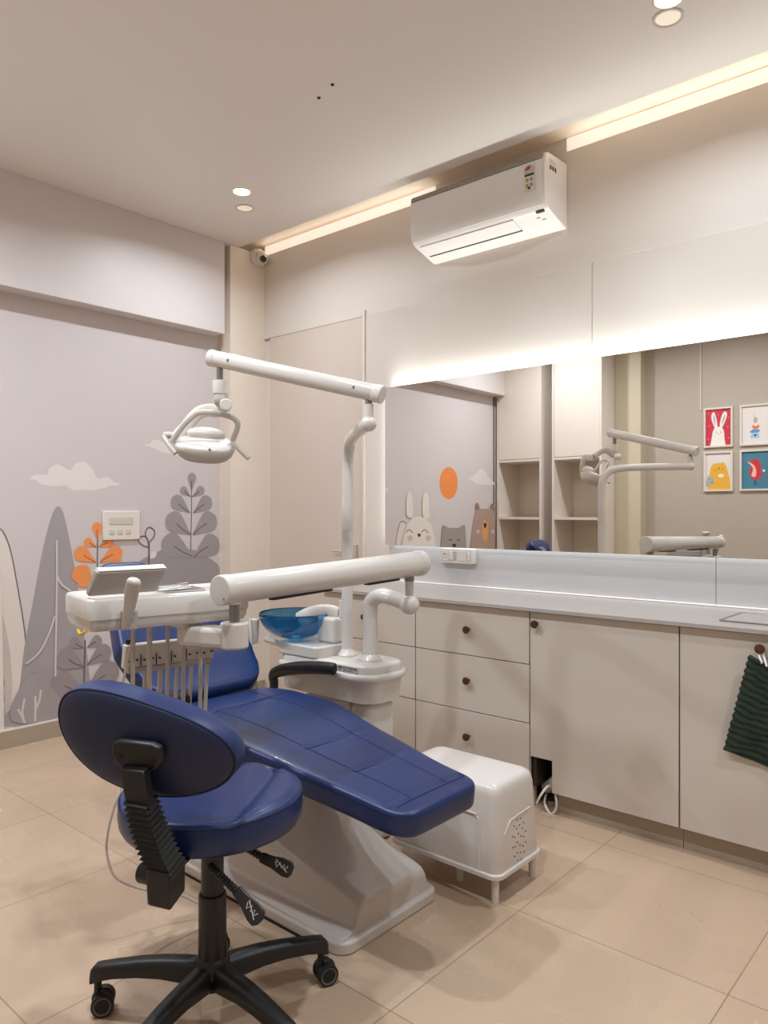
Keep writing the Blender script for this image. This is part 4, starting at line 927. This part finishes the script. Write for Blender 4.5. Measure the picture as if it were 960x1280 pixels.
# ------------------------------------------------------------------ shelves and pictures behind the camera, seen in the mirror
def shelf_unit(x0, x1, label):
    t = thing('shelf_unit', label, 'shelf', ((x0+x1)/2, .15, 0), 'tall white shelf units')
    y0_, y1_ = YN+.001, .15
    MB().box(x0, x0+.02, y0_, y1_, 0, CEIL-.002).box(x1-.02, x1, y0_, y1_, 0, CEIL-.002).build('side_panel', 'shelf', t, smooth=False)
    MB().box(x0+.02, x1-.02, y0_, y0_+.01, 0, CEIL-.002).build('back_panel', 'shelfback', t, smooth=False)
    for z in (.08, .62, 1.15, 1.70): MB().box(x0+.02, x1-.02, y0_+.01, y1_-.005, z-.011, z+.011).build('shelf_board', 'shelf', t, smooth=False)
    MB().box(x0+.022, x1-.022, y1_-.022, y1_-.003, 1.715, CEIL-.006).build('upper_door', 'shelf', t, smooth=False)
    return t
shelf_unit(-3.94, -3.455, 'tall white shelf unit beside the mural, seen in the mirror')
shelf_unit(-3.345, -2.861, 'tall white shelf unit beside the olive wall strip, seen in the mirror')
for n_, c in (('p_red', (196, 44, 66)), ('p_white', (232, 226, 216)), ('p_yellow', (226, 168, 52)), ('p_teal', (66, 120, 140)), ('p_pale', (222, 212, 206)), ('p_orange', (226, 112, 60)), ('p_blue', (90, 140, 190)), ('p_skin', (238, 180, 160)), ('p_crim', (200, 44, 50)), ('p_grey', (170, 168, 166)), ('p_dark', (60, 60, 70)), ('p_lblue', (150, 190, 220))): K[n_] = mat('art'+n_[1:], c, .6, var=.02)
def picture(cx_, cz_, w_, h_, label, bg, shapes):
    t = thing('framed_picture', label, 'picture', (cx_, YN, cz_), 'framed pictures on the wall behind the camera')
    f = MB(); a = .014; yf_ = YN+.018
    for b_ in ((cx_-w_/2, cx_-w_/2+a, cz_-h_/2, cz_+h_/2), (cx_+w_/2-a, cx_+w_/2, cz_-h_/2, cz_+h_/2), (cx_-w_/2+a, cx_+w_/2-a, cz_-h_/2, cz_-h_/2+a), (cx_-w_/2+a, cx_+w_/2-a, cz_+h_/2-a, cz_+h_/2)): f.box(b_[0], b_[1], YN, yf_, b_[2], b_[3])
    f.build('frame', 'shelf', t, smooth=False)
    ms = [bg]; art = MB().box(cx_-w_/2+a, cx_+w_/2-a, YN+.002, YN+.006, cz_-h_/2+a, cz_+h_/2-a)
    # shapes in unit coordinates as seen in the mirror (u to the right), so u mirrors to -x... the mirror keeps world x
    for i, (m_, pts, sm_) in enumerate(shapes):
        if m_ not in ms: ms.append(m_)
        pp_ = [(cx_+(u_-.5)*(w_-2*a), cz_+(v_-.5)*(h_-2*a)) for u_, v_ in pts]
        if sm_: pp_ = smooth2(pp_, 4)
        art.add([(x, YN+.0063+.0002*i, z) for x, z in pp_], [tuple(range(len(pp_)))], ms.index(m_))
    art.build('print', ms, t, smooth=False)
def el(u0, v0, ru, rv): return [(u0+ru*math.cos(i*PI/8), v0+rv*math.sin(i*PI/8)) for i in range(16)]
picture(-2.000, 1.925, .232, .335, 'white framed print of a white rabbit on red, seen in the mirror', 'p_red',
        [('p_white', [(.18, .0), (.24, .22), (.28, .38), (.34, .48), (.5, .52), (.66, .48), (.72, .38), (.74, .2), (.78, 0)], False), ('p_white', [(.40, .45), (.24, .70), (.24, .88), (.34, .92), (.42, .75), (.46, .55)], True), ('p_white', [(.55, .5), (.62, .78), (.74, .92), (.84, .86), (.80, .72), (.66, .5)], True),
         ('p_grey', [(.36, .55), (.30, .75), (.33, .85), (.38, .72)], True), ('p_grey', [(.62, .58), (.70, .78), (.77, .84), (.74, .70)], True), ('p_dark', el(.42, .36, .02, .015), False), ('p_dark', el(.6, .36, .02, .015), False), ('p_grey', el(.51, .32, .03, .015), False)]
        + [('p_skin', el(u_, v_, .02, .012), False) for u_, v_ in ((.1, .9), (.14, .55), (.9, .75), (.88, .5), (.1, .2), (.9, .2), (.5, .85))])
picture(-1.712, 1.925, .232, .335, 'white framed print of small stacked figures on pale ground, seen in the mirror', 'p_pale',
        [('p_lblue', [(.32, .14), (.36, .30), (.62, .30), (.66, .14)], False), ('p_blue', [(.30, .30), (.42, .38), (.66, .36), (.62, .30)], True), ('p_orange', [(.42, .40), (.40, .50), (.52, .46), (.64, .50), (.62, .40)], True), ('p_grey', [(.44, .56), (.46, .72), (.44, .84), (.50, .70), (.58, .68), (.56, .56)], True), ('p_dark', el(.5, .22, .05, .03), False)])
picture(-2.000, 1.553, .232, .335, 'white framed print of a yellow dozing animal, seen in the mirror', 'p_pale',
        [('p_yellow', [(.06, 0), (.12, .3), (.2, .62), (.3, .72), (.72, .74), (.82, .62), (.94, .3), (.98, 0)], False), ('p_grey', [(.02, .1), (.08, .38), (.24, .36), (.34, .26), (.2, .12)], True), ('p_white', el(.6, .38, .12, .05), False), ('p_dark', [(.32, .55), (.38, .52), (.44, .55), (.38, .535)], False), ('p_dark', [(.62, .57), (.68, .54), (.74, .58), (.68, .555)], False), ('p_dark', el(.52, .58, .03, .02), False), ('p_dark', el(.14, .28, .02, .012), False), ('p_dark', el(.26, .2, .04, .01), False)])
picture(-1.712, 1.553, .232, .335, 'white framed print of a red bird on teal, seen in the mirror', 'p_teal',
        [('p_crim', [(.28, .42), (.36, .62), (.40, .76), (.52, .80), (.66, .72), (.72, .54), (.70, .36), (.56, .24), (.40, .28)], True), ('p_crim', [(.68, .40), (.84, .36), (.72, .28)], False), ('p_skin', [(.20, .74), (.44, .64), (.54, .48), (.50, .32), (.36, .36), (.42, .52), (.36, .62)], True), ('p_crim', [(.40, .68), (.20, .76), (.44, .74)], False), ('p_dark', [(.48, .24), (.47, .12), (.60, .12), (.53, .14), (.53, .24)], False), ('p_white', el(.82, .48, .05, .03), False)])
# ------------------------------------------------------------------ camera and look
cam = bpy.data.cameras.new('camera'); co = bpy.data.objects.new('camera', cam); C.objects.link(co)
cam.sensor_fit = 'HORIZONTAL'; cam.sensor_width = 36; cam.lens = 36*FPX/960; cam.clip_start = .02
co.location = (0, 0, H); co.rotation_euler = (PI/2, 0, math.atan2(.6561, .7547))
s = bpy.context.scene; s.camera = co
w = bpy.data.worlds.new('world'); s.world = w; w.use_nodes = True
w.node_tree.nodes['Background'].inputs[0].default_value = (1, .95, .9, 1); w.node_tree.nodes['Background'].inputs[1].default_value = .3
s.view_settings.view_transform = 'Filmic' if False else 'Standard'
s.view_settings.exposure = 0.0
s.cycles.max_bounces = 12; s.cycles.diffuse_bounces = 8; s.cycles.glossy_bounces = 6; s.cycles.transmission_bounces = 8
s.cycles.use_denoising = True; s.cycles.sample_clamp_indirect = 4
